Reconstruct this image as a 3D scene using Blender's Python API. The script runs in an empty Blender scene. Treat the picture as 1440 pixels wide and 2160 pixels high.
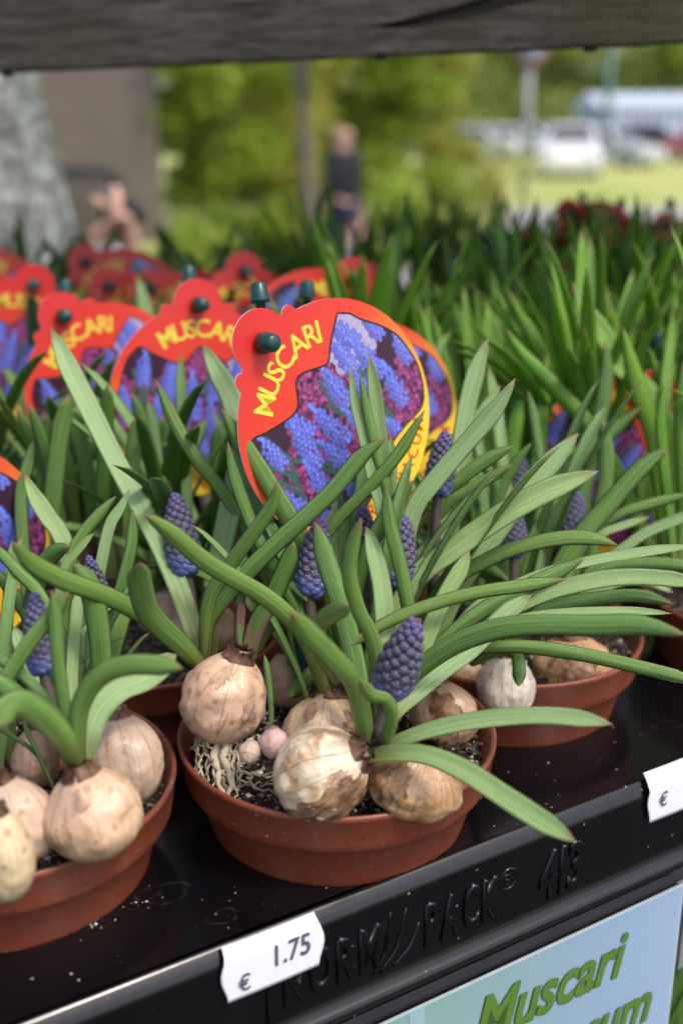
import bpy, bmesh, math, random
import numpy as np
from mathutils import Vector, Matrix, noise as mnoise

# ---------------------------------------------------------------- camera, world, sun, exposure
T = 1.45                       # top of the black pot tray above the ground
RIM = T + .036                 # rim of the pots
PITCH = math.radians(19)
CAM = Vector((0, 0, T + .265))
sc = bpy.context.scene
col = sc.collection
cd = bpy.data.cameras.new('camera')
cam = bpy.data.objects.new('camera', cd)
col.objects.link(cam)
cam.location = CAM
cam.rotation_euler = (math.pi / 2 - PITCH, 0, 0)
cd.sensor_fit = 'VERTICAL'
cd.sensor_height = 24
cd.sensor_width = 24
cd.lens = 24 * 2400 / 2160
cd.clip_start = .02
cd.clip_end = 600
cd.dof.use_dof = True
cd.dof.focus_distance = .435
cd.dof.aperture_fstop = 3.6
sc.camera = cam

SUN = Vector((.42, -.30, .86)).normalized()
world = bpy.data.worlds.new('World')
sc.world = world
world.use_nodes = True
wn = world.node_tree
for n in list(wn.nodes):
    wn.nodes.remove(n)
wo = wn.nodes.new('ShaderNodeOutputWorld')
wb = wn.nodes.new('ShaderNodeBackground')
ws = wn.nodes.new('ShaderNodeTexSky')
ws.sky_type = 'NISHITA'
ws.sun_disc = False
ws.sun_elevation = math.asin(SUN.z)
ws.sun_rotation = math.atan2(SUN.x, SUN.y)
ws.air_density = 1.0
ws.dust_density = 4.0
ws.ozone_density = 1.0
wb.inputs['Strength'].default_value = .15
wn.links.new(ws.outputs[0], wb.inputs[0])
wn.links.new(wb.outputs[0], wo.inputs[0])
sd = bpy.data.lights.new('sun', 'SUN')
sd.energy = 1.15
sd.angle = math.radians(10.0)
sd.color = (1, .97, .93)
so = bpy.data.objects.new('sun', sd)
col.objects.link(so)
so.rotation_euler = SUN.to_track_quat('Z', 'Y').to_euler()
so.location = (3, -3, 6)
sc.view_settings.view_transform = 'Standard'
sc.view_settings.look = 'None'
sc.view_settings.gamma = 1
sc.view_settings.use_curve_mapping = False
sc.view_settings.exposure = .78
sc.render.engine = 'CYCLES'
sc.cycles.use_denoising = True
sc.cycles.max_bounces = 7
sc.cycles.transparent_max_bounces = 8

rnd = random.Random(5)
U = rnd.uniform
FX, FY, FZ = Vector((1, 0, 0)), Vector((0, math.cos(PITCH), -math.sin(PITCH))), Vector((0, math.sin(PITCH), math.cos(PITCH)))


def at(px, py, d):
    """a point of the place that stands at depth d on the line of sight of a photograph pixel"""
    return CAM + (FY + FX * ((px - 720) / 2400) + FZ * ((1080 - py) / 2400)) * d


def far(px, D, z=0.0):
    """a point D metres out on the ground (or z above it), below photograph column px"""
    return Vector(((px - 720) / 2400 * (D * math.cos(PITCH) + (CAM.z - z) * math.sin(PITCH)), D, z))


# ---------------------------------------------------------------- object helpers
def tag(o, label=None, cat=None, group=None, kind=None):
    if label: o['label'] = label
    if cat: o['category'] = cat
    if group: o['group'] = group
    if kind: o['kind'] = kind
    return o


def empty(name, loc, label=None, cat=None, group=None):
    o = bpy.data.objects.new(name, None)
    o.empty_display_size = .02
    col.objects.link(o)
    o.location = loc
    return tag(o, label, cat, group)


def wloc(o):
    v = Vector(o.location)
    return v + wloc(o.parent) if o.parent else v


def mesh(name, V, F, mats, smooth=True, mi=None):
    me = bpy.data.meshes.new(name)
    me.from_pydata([tuple(v) for v in V], [], F)
    for m in (mats if isinstance(mats, (list, tuple)) else [mats]):
        me.materials.append(m)
    if mi is not None:
        me.polygons.foreach_set('material_index', mi)
    me.polygons.foreach_set('use_smooth', [smooth] * len(F))
    me.update()
    return me


def link(name, me, parent=None, matrix=None):
    o = bpy.data.objects.new(name, me)
    if parent: o.parent = parent
    if matrix is not None: o.matrix_local = matrix
    col.objects.link(o)
    return o


def rel(V, parent):
    w = wloc(parent)
    return [Vector(v) - w for v in V]


class MB:
    """collects shapes for one mesh"""
    def __init__(s): s.V, s.F = [], []
    def add(s, V, F):
        k = len(s.V); s.V += [Vector(v) for v in V]; s.F += [tuple(i + k for i in f) for f in F]; return s
    def box(s, lo, hi):
        x0, y0, z0 = lo; x1, y1, z1 = hi
        return s.add([(x0, y0, z0), (x1, y0, z0), (x1, y1, z0), (x0, y1, z0), (x0, y0, z1), (x1, y0, z1), (x1, y1, z1), (x0, y1, z1)],
                     [(3, 2, 1, 0), (4, 5, 6, 7), (0, 1, 5, 4), (1, 2, 6, 5), (2, 3, 7, 6), (3, 0, 4, 7)])
    def tube(s, P, R, seg=8, cap=True):
        V, F = tube(P, R, seg, cap); return s.add(V, F)
    def lathe(s, prof, seg=32, M=None):
        V, F = lathe(prof, seg)
        return s.add([M @ Vector(v) for v in V] if M else V, F)
    def obj(s, name, mat, parent=None, smooth=True, bevel=0):
        V = rel(s.V, parent) if parent else s.V
        me = mesh(name, V, s.F, mat, smooth)
        if bevel:
            bm = bmesh.new(); bm.from_mesh(me)
            bmesh.ops.bevel(bm, geom=bm.edges[:], offset=bevel, segments=2, affect='EDGES', profile=.6)
            bm.to_mesh(me); bm.free()
            me.polygons.foreach_set('use_smooth', [smooth] * len(me.polygons))
        return link(name, me, parent)


def catmull(P, n):
    P = [Vector(p) for p in P]
    if len(P) == 2: return [P[0].lerp(P[1], i / n) for i in range(n + 1)]
    Q = [P[0] * 2 - P[1]] + P + [P[-1] * 2 - P[-2]]
    L = [0]
    for a, b in zip(P, P[1:]): L.append(L[-1] + (b - a).length)
    out = []
    for i in range(n + 1):
        s = L[-1] * i / n
        k = 0
        while k < len(P) - 2 and s > L[k + 1]: k += 1
        t = (s - L[k]) / max(1e-9, L[k + 1] - L[k])
        p0, p1, p2, p3 = Q[k:k + 4]
        out.append(.5 * ((2 * p1) + (p2 - p0) * t + (2 * p0 - 5 * p1 + 4 * p2 - p3) * t * t + (3 * p1 - p0 - 3 * p2 + p3) * t ** 3))
    return out


def tube(P, R, seg=8, cap=True):
    P = [Vector(p) for p in P]
    if not isinstance(R, (list, tuple)): R = [R] * len(P)
    V, F = [], []
    ref = Vector((.13, .27, .95))
    for i, p in enumerate(P):
        t = (P[min(i + 1, len(P) - 1)] - P[max(i - 1, 0)]).normalized()
        a = t.cross(ref)
        if a.length < .1: a = t.cross(Vector((1, 0, 0)))
        a.normalize(); b = t.cross(a)
        for k in range(seg):
            w = 2 * math.pi * k / seg
            V.append(p + (a * math.cos(w) + b * math.sin(w)) * R[i])
    for i in range(len(P) - 1):
        for k in range(seg):
            k2 = (k + 1) % seg
            F.append((i * seg + k, i * seg + k2, (i + 1) * seg + k2, (i + 1) * seg + k))
    if cap:
        F.append(tuple(range(seg))[::-1]); F.append(tuple((len(P) - 1) * seg + k for k in range(seg)))
    return V, F


def lathe(prof, seg=32):
    V, F = [], []
    n = len(prof)
    for k in range(seg):
        w = 2 * math.pi * k / seg
        for r, z in prof: V.append((r * math.cos(w), r * math.sin(w), z))
    for k in range(seg):
        k2 = (k + 1) % seg
        for i in range(n - 1):
            F.append((k * n + i, k2 * n + i, k2 * n + i + 1, k * n + i + 1))
    return V, F


def ngon_prism(poly, z0, z1):
    """flat shape from a 2D outline, with thickness"""
    n = len(poly)
    V = [(x, y, z1) for x, y in poly] + [(x, y, z0) for x, y in poly]
    F = [tuple(range(n)), tuple(range(2 * n - 1, n - 1, -1))] + [(i, n + i, n + (i + 1) % n, (i + 1) % n) for i in range(n)]
    return V, F


def text_geo(s, size, extrude=0., bevel=0., xs=1., shear=0., bold=0.):
    cu = bpy.data.curves.new('t', 'FONT'); cu.body = s; cu.size = size; cu.extrude = extrude; cu.bevel_depth = bevel; cu.bevel_resolution = 1
    cu.shear = shear; cu.resolution_u = 3; cu.offset = bold * size
    ob = bpy.data.objects.new('t', cu); col.objects.link(ob)
    dg = bpy.context.evaluated_depsgraph_get(); dg.update()
    me = bpy.data.meshes.new_from_object(ob.evaluated_get(dg))
    V = [Vector((v.co.x * xs, v.co.y, v.co.z)) for v in me.vertices]
    F = [tuple(p.vertices) for p in me.polygons]
    bpy.data.objects.remove(ob); bpy.data.curves.remove(cu); bpy.data.meshes.remove(me)
    return V, F


def skinned(name, pts, edges, mat, parent, sub=2, root=0):
    """one continuous body from a skeleton: pts = [(x,y,z,rx,ry)]"""
    me = bpy.data.meshes.new(name)
    V = rel([p[:3] for p in pts], parent) if parent else [Vector(p[:3]) for p in pts]
    me.from_pydata([tuple(v) for v in V], edges, [])
    ob = bpy.data.objects.new(name, me); col.objects.link(ob)
    m = ob.modifiers.new('s', 'SKIN')
    for i, p in enumerate(pts):
        sv = me.skin_vertices[0].data[i]; sv.radius = (p[3], p[4] if len(p) > 4 else p[3]); sv.use_root = (i == root)
    s = ob.modifiers.new('u', 'SUBSURF'); s.levels = sub; s.render_levels = sub
    dg = bpy.context.evaluated_depsgraph_get(); dg.update()
    me2 = bpy.data.meshes.new_from_object(ob.evaluated_get(dg))
    bpy.data.objects.remove(ob); bpy.data.meshes.remove(me)
    me2.name = name; me2.materials.clear(); me2.materials.append(mat)
    me2.polygons.foreach_set('use_smooth', [True] * len(me2.polygons))
    return link(name, me2, parent)


# ---------------------------------------------------------------- material helpers
class NT:
    def __init__(s, name):
        s.m = bpy.data.materials.new(name); s.m.use_nodes = True; s.t = s.m.node_tree
        for n in list(s.t.nodes): s.t.nodes.remove(n)
        s.out = s.t.nodes.new('ShaderNodeOutputMaterial')
    def n(s, typ, ins=None, **props):
        nd = s.t.nodes.new('ShaderNode' + typ)
        for k, v in props.items(): setattr(nd, k, v)
        for k, v in (ins or {}).items():
            if isinstance(v, bpy.types.NodeSocket): s.t.links.new(v, nd.inputs[k])
            elif v is not None:
                if isinstance(v, (tuple, list)) and len(v) == 3 and nd.inputs[k].type == 'RGBA': v = (*v, 1)
                nd.inputs[k].default_value = v
        return nd
    def mth(s, op, a, b=None, c=None, clamp=False):
        return s.n('Math', {0: a, **({1: b} if b is not None else {}), **({2: c} if c is not None else {})}, operation=op, use_clamp=clamp).outputs[0]
    def mix(s, fac, a, b, blend='MIX'):
        return s.n('Mix', {0: fac, 6: a, 7: b}, data_type='RGBA', blend_type=blend).outputs[2]
    def ramp(s, fac, stops, interp='LINEAR'):
        nd = s.n('ValToRGB', {0: fac}); cr = nd.color_ramp; cr.interpolation = interp
        while len(cr.elements) < len(stops): cr.elements.new(.5)
        for e, (p, c) in zip(cr.elements, stops):
            e.position = p; e.color = (*c, 1) if isinstance(c, (tuple, list)) else (c, c, c, 1)
        return nd.outputs[0]
    def step(s, v, a, b):
        return s.n('MapRange', {0: v, 1: a, 2: b, 3: 0., 4: 1.}, interpolation_type='SMOOTHSTEP').outputs[0]
    def noise(s, vec, scale, detail=4, rough=.55, dist=0.):
        return s.n('TexNoise', {'Vector': vec, 'Scale': scale, 'Detail': detail, 'Roughness': rough, 'Distortion': dist}).outputs[0]
    def coord(s, w='Object'): return s.n('TexCoord').outputs[w]
    def attr(s, name): return s.n('Attribute', attribute_name=name)
    def vec(s, v, scale): return s.n('Mapping', {'Vector': v, 'Scale': scale}).outputs[0]
    def bump(s, h, dist=.001, strength=.5):
        return s.n('Bump', {'Height': h, 'Distance': dist, 'Strength': strength}).outputs[0]
    def bsdf(s, color, rough=.5, normal=None, spec=.5, transl=0, trcol=None, sss=0, coat=0):
        p = s.n('BsdfPrincipled', {'Base Color': color, 'Roughness': rough, 'Specular IOR Level': spec, 'Normal': normal, 'Coat Weight': coat})
        if sss:
            p.inputs['Subsurface Weight'].default_value = sss; p.inputs['Subsurface Radius'].default_value = (.004, .002, .001); p.inputs['Subsurface Scale'].default_value = .4
        o = p.outputs[0]
        if transl:
            t = s.n('BsdfTranslucent', {'Color': trcol if trcol is not None else color})
            o = s.n('MixShader', {0: transl, 1: o, 2: t.outputs[0]}).outputs[0]
        s.t.links.new(o, s.out.inputs[0]); return s.m


def plain(name, c, rough=.5, spec=.5, var=.15, scale=40, bump=0., coat=0):
    g = NT(name); co = g.coord()
    nz = g.noise(co, scale)
    cc = g.mix(g.mth('MULTIPLY', nz, var * 2), c, tuple(x * .45 for x in c))
    return g.bsdf(cc, rough, g.bump(nz, bump) if bump else None, spec, coat=coat)


def leaf_mat(name, inner, outer, hue_var=.32, transl=.27, far_leaf=False):
    g = NT(name)
    uv = g.n('SeparateXYZ', {0: g.coord('UV')})
    u, v = uv.outputs[0], uv.outputs[1]
    inn = g.attr('inner').outputs['Fac']
    rn = g.n('ObjectInfo').outputs['Random']
    edge = g.mth('ABSOLUTE', g.mth('SUBTRACT', u, .5))                    # 0 midrib .. .5 margin
    st = g.noise(g.n('CombineXYZ', {0: g.mth('MULTIPLY', u, 34.), 1: g.mth('MULTIPLY', v, 1.6), 2: g.mth('MULTIPLY', rn, 77.)}).outputs[0], 1.0, 2, .6)
    blot = g.noise(g.n('CombineXYZ', {0: g.mth('MULTIPLY', u, 3.), 1: g.mth('MULTIPLY', v, 9.), 2: g.mth('MULTIPLY', rn, 31.)}).outputs[0], 1.0, 4, .6)
    ci = g.mix(g.step(st, .3, .7), tuple(x * .78 for x in inner), tuple(min(1, x * 1.12) for x in inner))
    keel = g.step(edge, .055, .0)
    ci = g.mix(g.mth('MULTIPLY', keel, .45), ci, tuple(min(1, x * 1.35) for x in inner))
    cov = g.mix(g.step(st, .36, .66), tuple(x * .5 for x in outer), tuple(x * 1.3 for x in outer))
    c = g.mix(inn, cov, ci)
    c = g.mix(g.mth('MULTIPLY', g.step(rn, .25, 1.), hue_var), c, (outer[0] * 1.5, outer[1] * 1.1, outer[2] * .7))
    c = g.mix(g.mth('MULTIPLY', g.step(blot, .55, .75), .25), c, (outer[0] * .8, outer[1] * .75, outer[2] * .9))
    pale = g.step(v, .3, .02)                                              # yellow sheath to the base
    c = g.mix(g.mth('MULTIPLY', pale, .65), c, (.23, .27, .055))
    pur = g.mth('MULTIPLY', g.step(v, .22, .0), g.step(g.noise(g.n('CombineXYZ', {0: g.mth('MULTIPLY', u, 22.), 1: v, 2: rn}).outputs[0], 1.3), .35, .7))
    c = g.mix(g.mth('MULTIPLY', pur, .75), c, (.11, .05, .035))
    mg = g.mth('MULTIPLY', g.step(edge, .455, .49), g.step(v, .12, .4))
    c = g.mix(g.mth('MULTIPLY', mg, .7), c, (.15, .07, .055))
    c = g.mix(g.mth('MULTIPLY', g.step(g.mth('ADD', v, g.mth('MULTIPLY', blot, .06)), .965, 1.015), .65), c, (.27, .13, .07))
    sp = g.n('TexVoronoi', {'Vector': g.n('CombineXYZ', {0: g.mth('MULTIPLY', u, 5.), 1: g.mth('MULTIPLY', v, 34.), 2: g.mth('MULTIPLY', rn, 50.)}).outputs[0], 'Scale': 1.}).outputs[0]
    c = g.mix(g.mth('MULTIPLY', g.step(sp, .09, .03), .5), c, (.35, .36, .2))
    bmp = g.bump(st, .0012, .5)
    return g.bsdf(c, g.mth('MULTIPLY_ADD', blot, .25, .18), bmp, .5, transl, g.mix(.5, c, (.2, .4, .03)))


def flower_mat():
    g = NT('grape_hyacinth_floret')
    co = g.coord(); z = g.n('SeparateXYZ', {0: co}).outputs[2]
    oc = g.n('ObjectInfo'); rn = oc.outputs['Random']
    nz = g.noise(g.n('VectorMath', {0: co, 1: g.n('CombineXYZ', {0: rn, 1: rn, 2: 0.}).outputs[0]}, operation='ADD').outputs[0], 5., 3)
    c = g.mix(g.mth('MULTIPLY', g.step(nz, .42, .75), .45), oc.outputs['Color'], (.15, .165, .27))
    c = g.mix(g.mth('MULTIPLY', rn, .3), c, (.045, .035, .085))
    xy = g.n('SeparateXYZ', {0: co}); an = g.mth('ARCTAN2', xy.outputs[1], xy.outputs[0])
    star = g.step(g.mth('ABSOLUTE', g.mth('SINE', g.mth('MULTIPLY', an, 3.))), .45, .2)
    c = g.mix(g.mth('MULTIPLY', g.mth('MULTIPLY', star, g.step(z, .80, .92)), .8), c, (.36, .25, .27))
    return g.bsdf(c, .45, g.bump(nz, .05, .3), .35, sss=0)


def bulb_mat():
    g = NT('bulb_skin')
    co = g.coord(); oi = g.n('ObjectInfo'); rn = oi.outputs['Random']
    uv = g.n('SeparateXYZ', {0: g.coord('UV')}); u, v = uv.outputs[0], uv.outputs[1]
    off = g.n('VectorMath', {0: co, 1: g.n('CombineXYZ', {0: g.mth('MULTIPLY', rn, .7), 1: rn, 2: 0.}).outputs[0]}, operation='ADD').outputs[0]
    big = g.noise(off, 62., 5, .6, .6); med = g.noise(off, 210., 5, .65)
    fib = g.noise(g.n('CombineXYZ', {0: g.mth('MULTIPLY', u, 60.), 1: g.mth('MULTIPLY', v, 3.), 2: g.mth('MULTIPLY', rn, 50.)}).outputs[0], .6, 5, .65, .8)
    base = oi.outputs['Color']
    c = g.mix(g.mth('MULTIPLY', g.step(fib, .44, .64), .30), base, g.mix(.6, base, (.40, .20, .10)))
    c = g.mix(g.mth('MULTIPLY', g.step(med, .47, .60), .42), c, g.mix(.55, c, (.42, .21, .085)))
    br = g.step(g.mth('ADD', big, g.mth('MULTIPLY_ADD', oi.outputs['Alpha'], .42, -.36)), .42, .56)
    c = g.mix(g.mth('MULTIPLY', br, .75), c, g.mix(g.step(fib, .35, .65), (.27, .12, .035), (.50, .28, .12)))
    v1 = g.n('TexVoronoi', {'Vector': off, 'Scale': 150.}).outputs[0]
    c = g.mix(g.mth('MULTIPLY', g.mth('MULTIPLY', g.step(v1, .26, .14), g.step(big, .4, .55)), .6), c, (.36, .16, .06))
    v2 = g.n('TexVoronoi', {'Vector': off, 'Scale': 330.}).outputs[0]
    c = g.mix(g.mth('MULTIPLY', g.step(v2, .13, .06), .8), c, (.05, .03, .02))
    vein = g.n('TexWave', {'Vector': g.n('CombineXYZ', {0: g.mth('MULTIPLY', u, 7.), 1: g.mth('MULTIPLY', v, .5), 2: rn}).outputs[0], 'Scale': .55, 'Distortion': 9., 'Detail': 4., 'Detail Scale': 1.6}).outputs['Fac']
    c = g.mix(g.mth('MULTIPLY', g.step(vein, .985, .999), .55), c, (.2, .1, .06))
    dk = g.step(v, .86, .97)
    c = g.mix(g.mth('MULTIPLY', dk, .85), c, (.10, .045, .025))
    lo = g.mth('MULTIPLY', g.step(v, .28, .12), g.step(med, .42, .58))
    c = g.mix(g.mth('MULTIPLY', lo, .7), c, (.06, .04, .03))
    h = g.mth('ADD', g.mth('MULTIPLY', fib, .6), g.mth('ADD', big, g.mth('MULTIPLY', med, .5)))
    return g.bsdf(c, g.mth('MULTIPLY_ADD', med, .26, .11), g.bump(h, .0024, .45), .6, sss=.15)


def husk_mat(name='papery_husk', a=(.16, .075, .035), b_=(.46, .28, .16), d=(.09, .04, .02)):
    g = NT(name); co = g.coord()
    f = g.noise(g.vec(co, (1, 1, .35)), 260., 5, .65); b = g.noise(co, 110., 4)
    c = g.mix(g.step(f, .35, .65), a, b_)
    c = g.mix(g.mth('MULTIPLY', g.step(b, .5, .62), .5), c, d)
    return g.bsdf(c, .55, g.bump(f, .001, .6), .35, .2)


def soil_mat():
    g = NT('potting_soil'); co = g.coord()
    a = g.noise(co, 420., 6, .7); b = g.n('TexVoronoi', {'Vector': co, 'Scale': 620.}).outputs['Color']
    r = g.n('SeparateColor', {0: b}).outputs[0]
    c = g.mix(a, (.006, .004, .003), (.045, .03, .022))
    sandy = g.step(g.noise(co, 55., 3), .36, .56)
    c = g.mix(g.mth('MULTIPLY', g.step(r, .55, .8), sandy), c, (.23, .18, .13))
    return g.bsdf(c, .9, g.bump(a, .003, .9), .2)


def grain_mat():
    g = NT('sand_and_soil_grains')
    r = g.n('NewGeometry').outputs['Random Per Island']
    c = g.ramp(r, [(0, (.008, .006, .005)), (.42, (.03, .02, .014)), (.55, (.09, .06, .04)), (.64, (.28, .21, .15)), (.8, (.42, .35, .27)), (.92, (.64, .60, .54))], 'CONSTANT')
    return g.bsdf(c, .75, None, .3)


def pot_mat():
    g = NT('terracotta_plastic'); co = g.coord()
    a = g.noise(co, 30., 4); d = g.n('TexVoronoi', {'Vector': co, 'Scale': 330.}); dd = d.outputs['Distance']
    rc = g.n('SeparateColor', {0: d.outputs['Color']}).outputs[0]
    c = g.mix(a, (.16, .034, .015), (.235, .056, .026))
    st = g.noise(g.vec(co, (1, 1, .2)), 55., 5, .7)
    c = g.mix(g.mth('MULTIPLY', g.step(st, .54, .74), .4), c, (.25, .12, .08))
    zz = g.n('SeparateXYZ', {0: co}).outputs[2]
    drt = g.mth('MULTIPLY', g.step(g.noise(co, 48., 6, .75, .8), .50, .64), g.step(zz, -.016, -.001))
    c = g.mix(g.mth('MULTIPLY', drt, .55), c, (.10, .05, .032))
    ln = g.mth('MULTIPLY', g.step(g.mth('ABSOLUTE', g.mth('ADD', zz, .0178)), .0022, .0002), g.step(g.noise(co, 35., 4), .40, .6))
    c = g.mix(g.mth('MULTIPLY', ln, .6), c, (.05, .028, .02))
    sm = g.noise(co, 75., 6, .7, .4)
    c = g.mix(g.mth('MULTIPLY', g.step(sm, .60, .70), .55), c, (.09, .05, .035))
    c = g.mix(g.mth('MULTIPLY', g.step(g.noise(co, 900., 2), .64, .72), .35), c, (.42, .30, .24))
    clus = g.step(g.noise(co, 22., 3), .48, .62)
    c = g.mix(g.mth('MULTIPLY', clus, g.mth('MULTIPLY', g.mth('MULTIPLY', g.step(dd, .24, .1), g.step(rc, .62, .7)), .7)), c, (.55, .46, .38))
    c = g.mix(g.mth('MULTIPLY', g.mth('MULTIPLY', g.step(dd, .4, .2), g.step(rc, .06, .03)), .6), c, (.07, .035, .025))
    return g.bsdf(c, g.mth('MULTIPLY_ADD', st, .3, .27), g.bump(g.noise(co, 300., 3), .0004, .25), .5)


def tray_mat():
    g = NT('black_tray_plastic'); co = g.coord()
    a = g.noise(co, 26., 5, .65); f = g.noise(co, 500., 3)
    d = g.n('TexVoronoi', {'Vector': co, 'Scale': 150.}); rc = g.n('SeparateColor', {0: d.outputs['Color']}).outputs[0]
    c = g.mix(a, (.0018, .0018, .0026), (.0045, .0045, .006))
    dust = g.mth('MULTIPLY', g.step(a, .5, .75), g.step(f, .5, .75))
    c = g.mix(g.mth('MULTIPLY', dust, .09), c, (.10, .10, .11))
    c = g.mix(g.mth('MULTIPLY', g.mth('MULTIPLY', g.step(d.outputs['Distance'], .11, .05), g.step(rc, .66, .7)), .6), c, (.33, .30, .26))
    return g.bsdf(c, g.mth('MULTIPLY_ADD', a, .16, .10), g.bump(a, .0010, .12), .5)


M = {}
M['leaf'] = leaf_mat('muscari_leaf', (.36, .52, .215), (.175, .335, .078))
M['leaf_dark'] = leaf_mat('muscari_leaf_deep_green', (.21, .37, .105), (.10, .22, .042))
M['leaf_bright'] = leaf_mat('upright_bulb_leaf', (.25, .49, .07), (.18, .41, .035), transl=.28)
M['floret'] = flower_mat()
M['bulb'] = bulb_mat()
M['husk'] = husk_mat()
M['husk_pink'] = husk_mat('dry_pink_skin', (.42, .25, .165), (.60, .41, .29), (.30, .155, .09))
M['husk_dark'] = husk_mat('dark_ragged_husk', (.045, .02, .012), (.22, .11, .06), (.02, .011, .008))
M['purple_leaf'] = leaf_mat('purple_brown_sheath', (.21, .115, .085), (.165, .085, .065), .1)
M['soil'] = soil_mat()
M['grain'] = grain_mat()
M['pot'] = pot_mat()
M['tray'] = tray_mat()
M['stem'] = plain('flower_stem', (.10, .072, .065), .5, .4, .5, 300)
M['root'] = plain('cream_root', (.62, .52, .36), .55, .4, .25, 300, .0005)
M['stake'] = plain('dark_green_stake_plastic', (.006, .055, .05), .32, .5, .2, 90)
M['metal'] = plain('galvanised_metal', (.35, .36, .37), .4, .5, .3, 30)
M['wood_shelf'] = plain('grey_shelf_wood', (.035, .03, .026), .8, .3, .5, 12)


# ---------------------------------------------------------------- setting far behind
def ground():
    g = NT('lawn_ground'); co = g.coord()
    a = g.noise(co, .25, 5); b = g.noise(co, 30., 4)
    c = g.mix(g.step(a, .35, .65), (.34, .40, .09), (.56, .52, .22))
    c = g.mix(g.mth('MULTIPLY', b, .5), c, (.12, .17, .04))
    V = [(-300, -20, 0), (300, -20, 0), (300, 400, 0), (-300, 400, 0)]
    o = link('ground', mesh('ground', V, [(0, 1, 2, 3)], g.bsdf(c, .9, None, .2)))
    tag(o, kind='structure')
    g = NT('pale_asphalt'); co = g.coord()
    c = g.mix(g.noise(co, 40., 5), (.26, .25, .25), (.36, .35, .345))
    am = g.bsdf(c, .85, g.bump(g.noise(co, 200., 3), .01), .3)
    V = [(-60, -6, .004), (60, -6, .004), (60, 24.5, .004), (1.2, 24.5, .004), (1.2, 19.0, .004), (-1.5, 13.2, .004), (-60, 13.2, .004)]
    o = link('road', mesh('road', V, [tuple(range(7))], am)); tag(o, kind='structure')
    V = [(-7, -6, .008), (7, -6, .008), (7, 3.2, .008), (-7, 3.2, .008)]  # unseen dark ground sheet, added so the tray front reflects less light
    g2 = NT('dark_sheet_for_reflection'); c2 = g2.mix(g2.noise(g2.coord(), 30., 5), (.022, .021, .02), (.04, .039, .036))
    o = link('dark_reflection_sheet', mesh('dark_reflection_sheet', V, [(0, 1, 2, 3)], g2.bsdf(c2, .85, None, .3))); tag(o, kind='structure')
    V = [(-80, 60, .004), (120, 60, .004), (120, 130, .004), (-80, 130, .004)]
    o = link('car_park', mesh('car_park', V, [(0, 1, 2, 3)], am)); tag(o, kind='structure')


ground()


def foliage_mat(name, a, b):
    g = NT(name)
    r = g.n('NewGeometry').outputs['Random Per Island']
    c = g.mix(r, a, b)
    return g.bsdf(c, .5, None, .35, .5, g.mix(.3, c, (.6, .65, .05)))


FOL = {'deep': foliage_mat('deep_green_foliage', (.04, .09, .012), (.15, .25, .035)),
       'mid': foliage_mat('fresh_green_foliage', (.13, .23, .02), (.38, .48, .065)),
       'bright': foliage_mat('spring_green_foliage', (.22, .36, .04), (.50, .62, .12)),
       'olive': foliage_mat('olive_green_foliage', (.22, .24, .035), (.52, .50, .13)),
       'pale': foliage_mat('pale_spring_foliage', (.30, .38, .10), (.56, .62, .22))}


def bark(name, a, b, c3, sc_=9):
    g = NT(name); co = g.coord()
    n1 = g.noise(g.vec(co, (1, 1, .6)), sc_, 6, .7, .8); n2 = g.noise(co, sc_ * 4, 4)
    c = g.mix(g.step(n1, .42, .6), a, b); c = g.mix(g.mth('MULTIPLY', g.step(n2, .52, .66), .8), c, c3)
    return g.bsdf(c, .9, g.bump(g.mth('ADD', n1, n2), .03, .8), .2)


M['bark'] = bark('brown_bark', (.09, .07, .05), (.15, .125, .095), (.05, .04, .03))
M['lichen_bark'] = bark('lichen_covered_bark', (.19, .205, .18), (.47, .50, .46), (.085, .085, .07), 14)
M['post_bark'] = bark('grey_slim_trunk', (.15, .125, .09), (.20, .175, .13), (.10, .085, .06))


def crown_geo(centers, n, size, r):
    V, F = [], []
    for (c, rad) in centers:
        c = Vector(c); rad = Vector(rad)
        for _ in range(n):
            while True:
                q = Vector((r.uniform(-1, 1), r.uniform(-1, 1), r.uniform(-1, 1)))
                if .25 < q.length < 1: break
            q *= r.uniform(.75, 1.1)
            p = c + Vector((q.x * rad.x, q.y * rad.y, q.z * rad.z))
            a = Vector((r.gauss(0, 1), r.gauss(0, 1), r.gauss(0, .7))).normalized()
            b = a.cross(Vector((r.gauss(0, 1), r.gauss(0, 1), r.gauss(0, 1)))).normalized()
            s = size * r.uniform(.6, 1.3)
            k = len(V)
            V += [p - a * s, p + b * s * .45, p + a * s, p - b * s * .45]
            F.append((k, k + 1, k + 2, k + 3))
    return V, F


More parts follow.
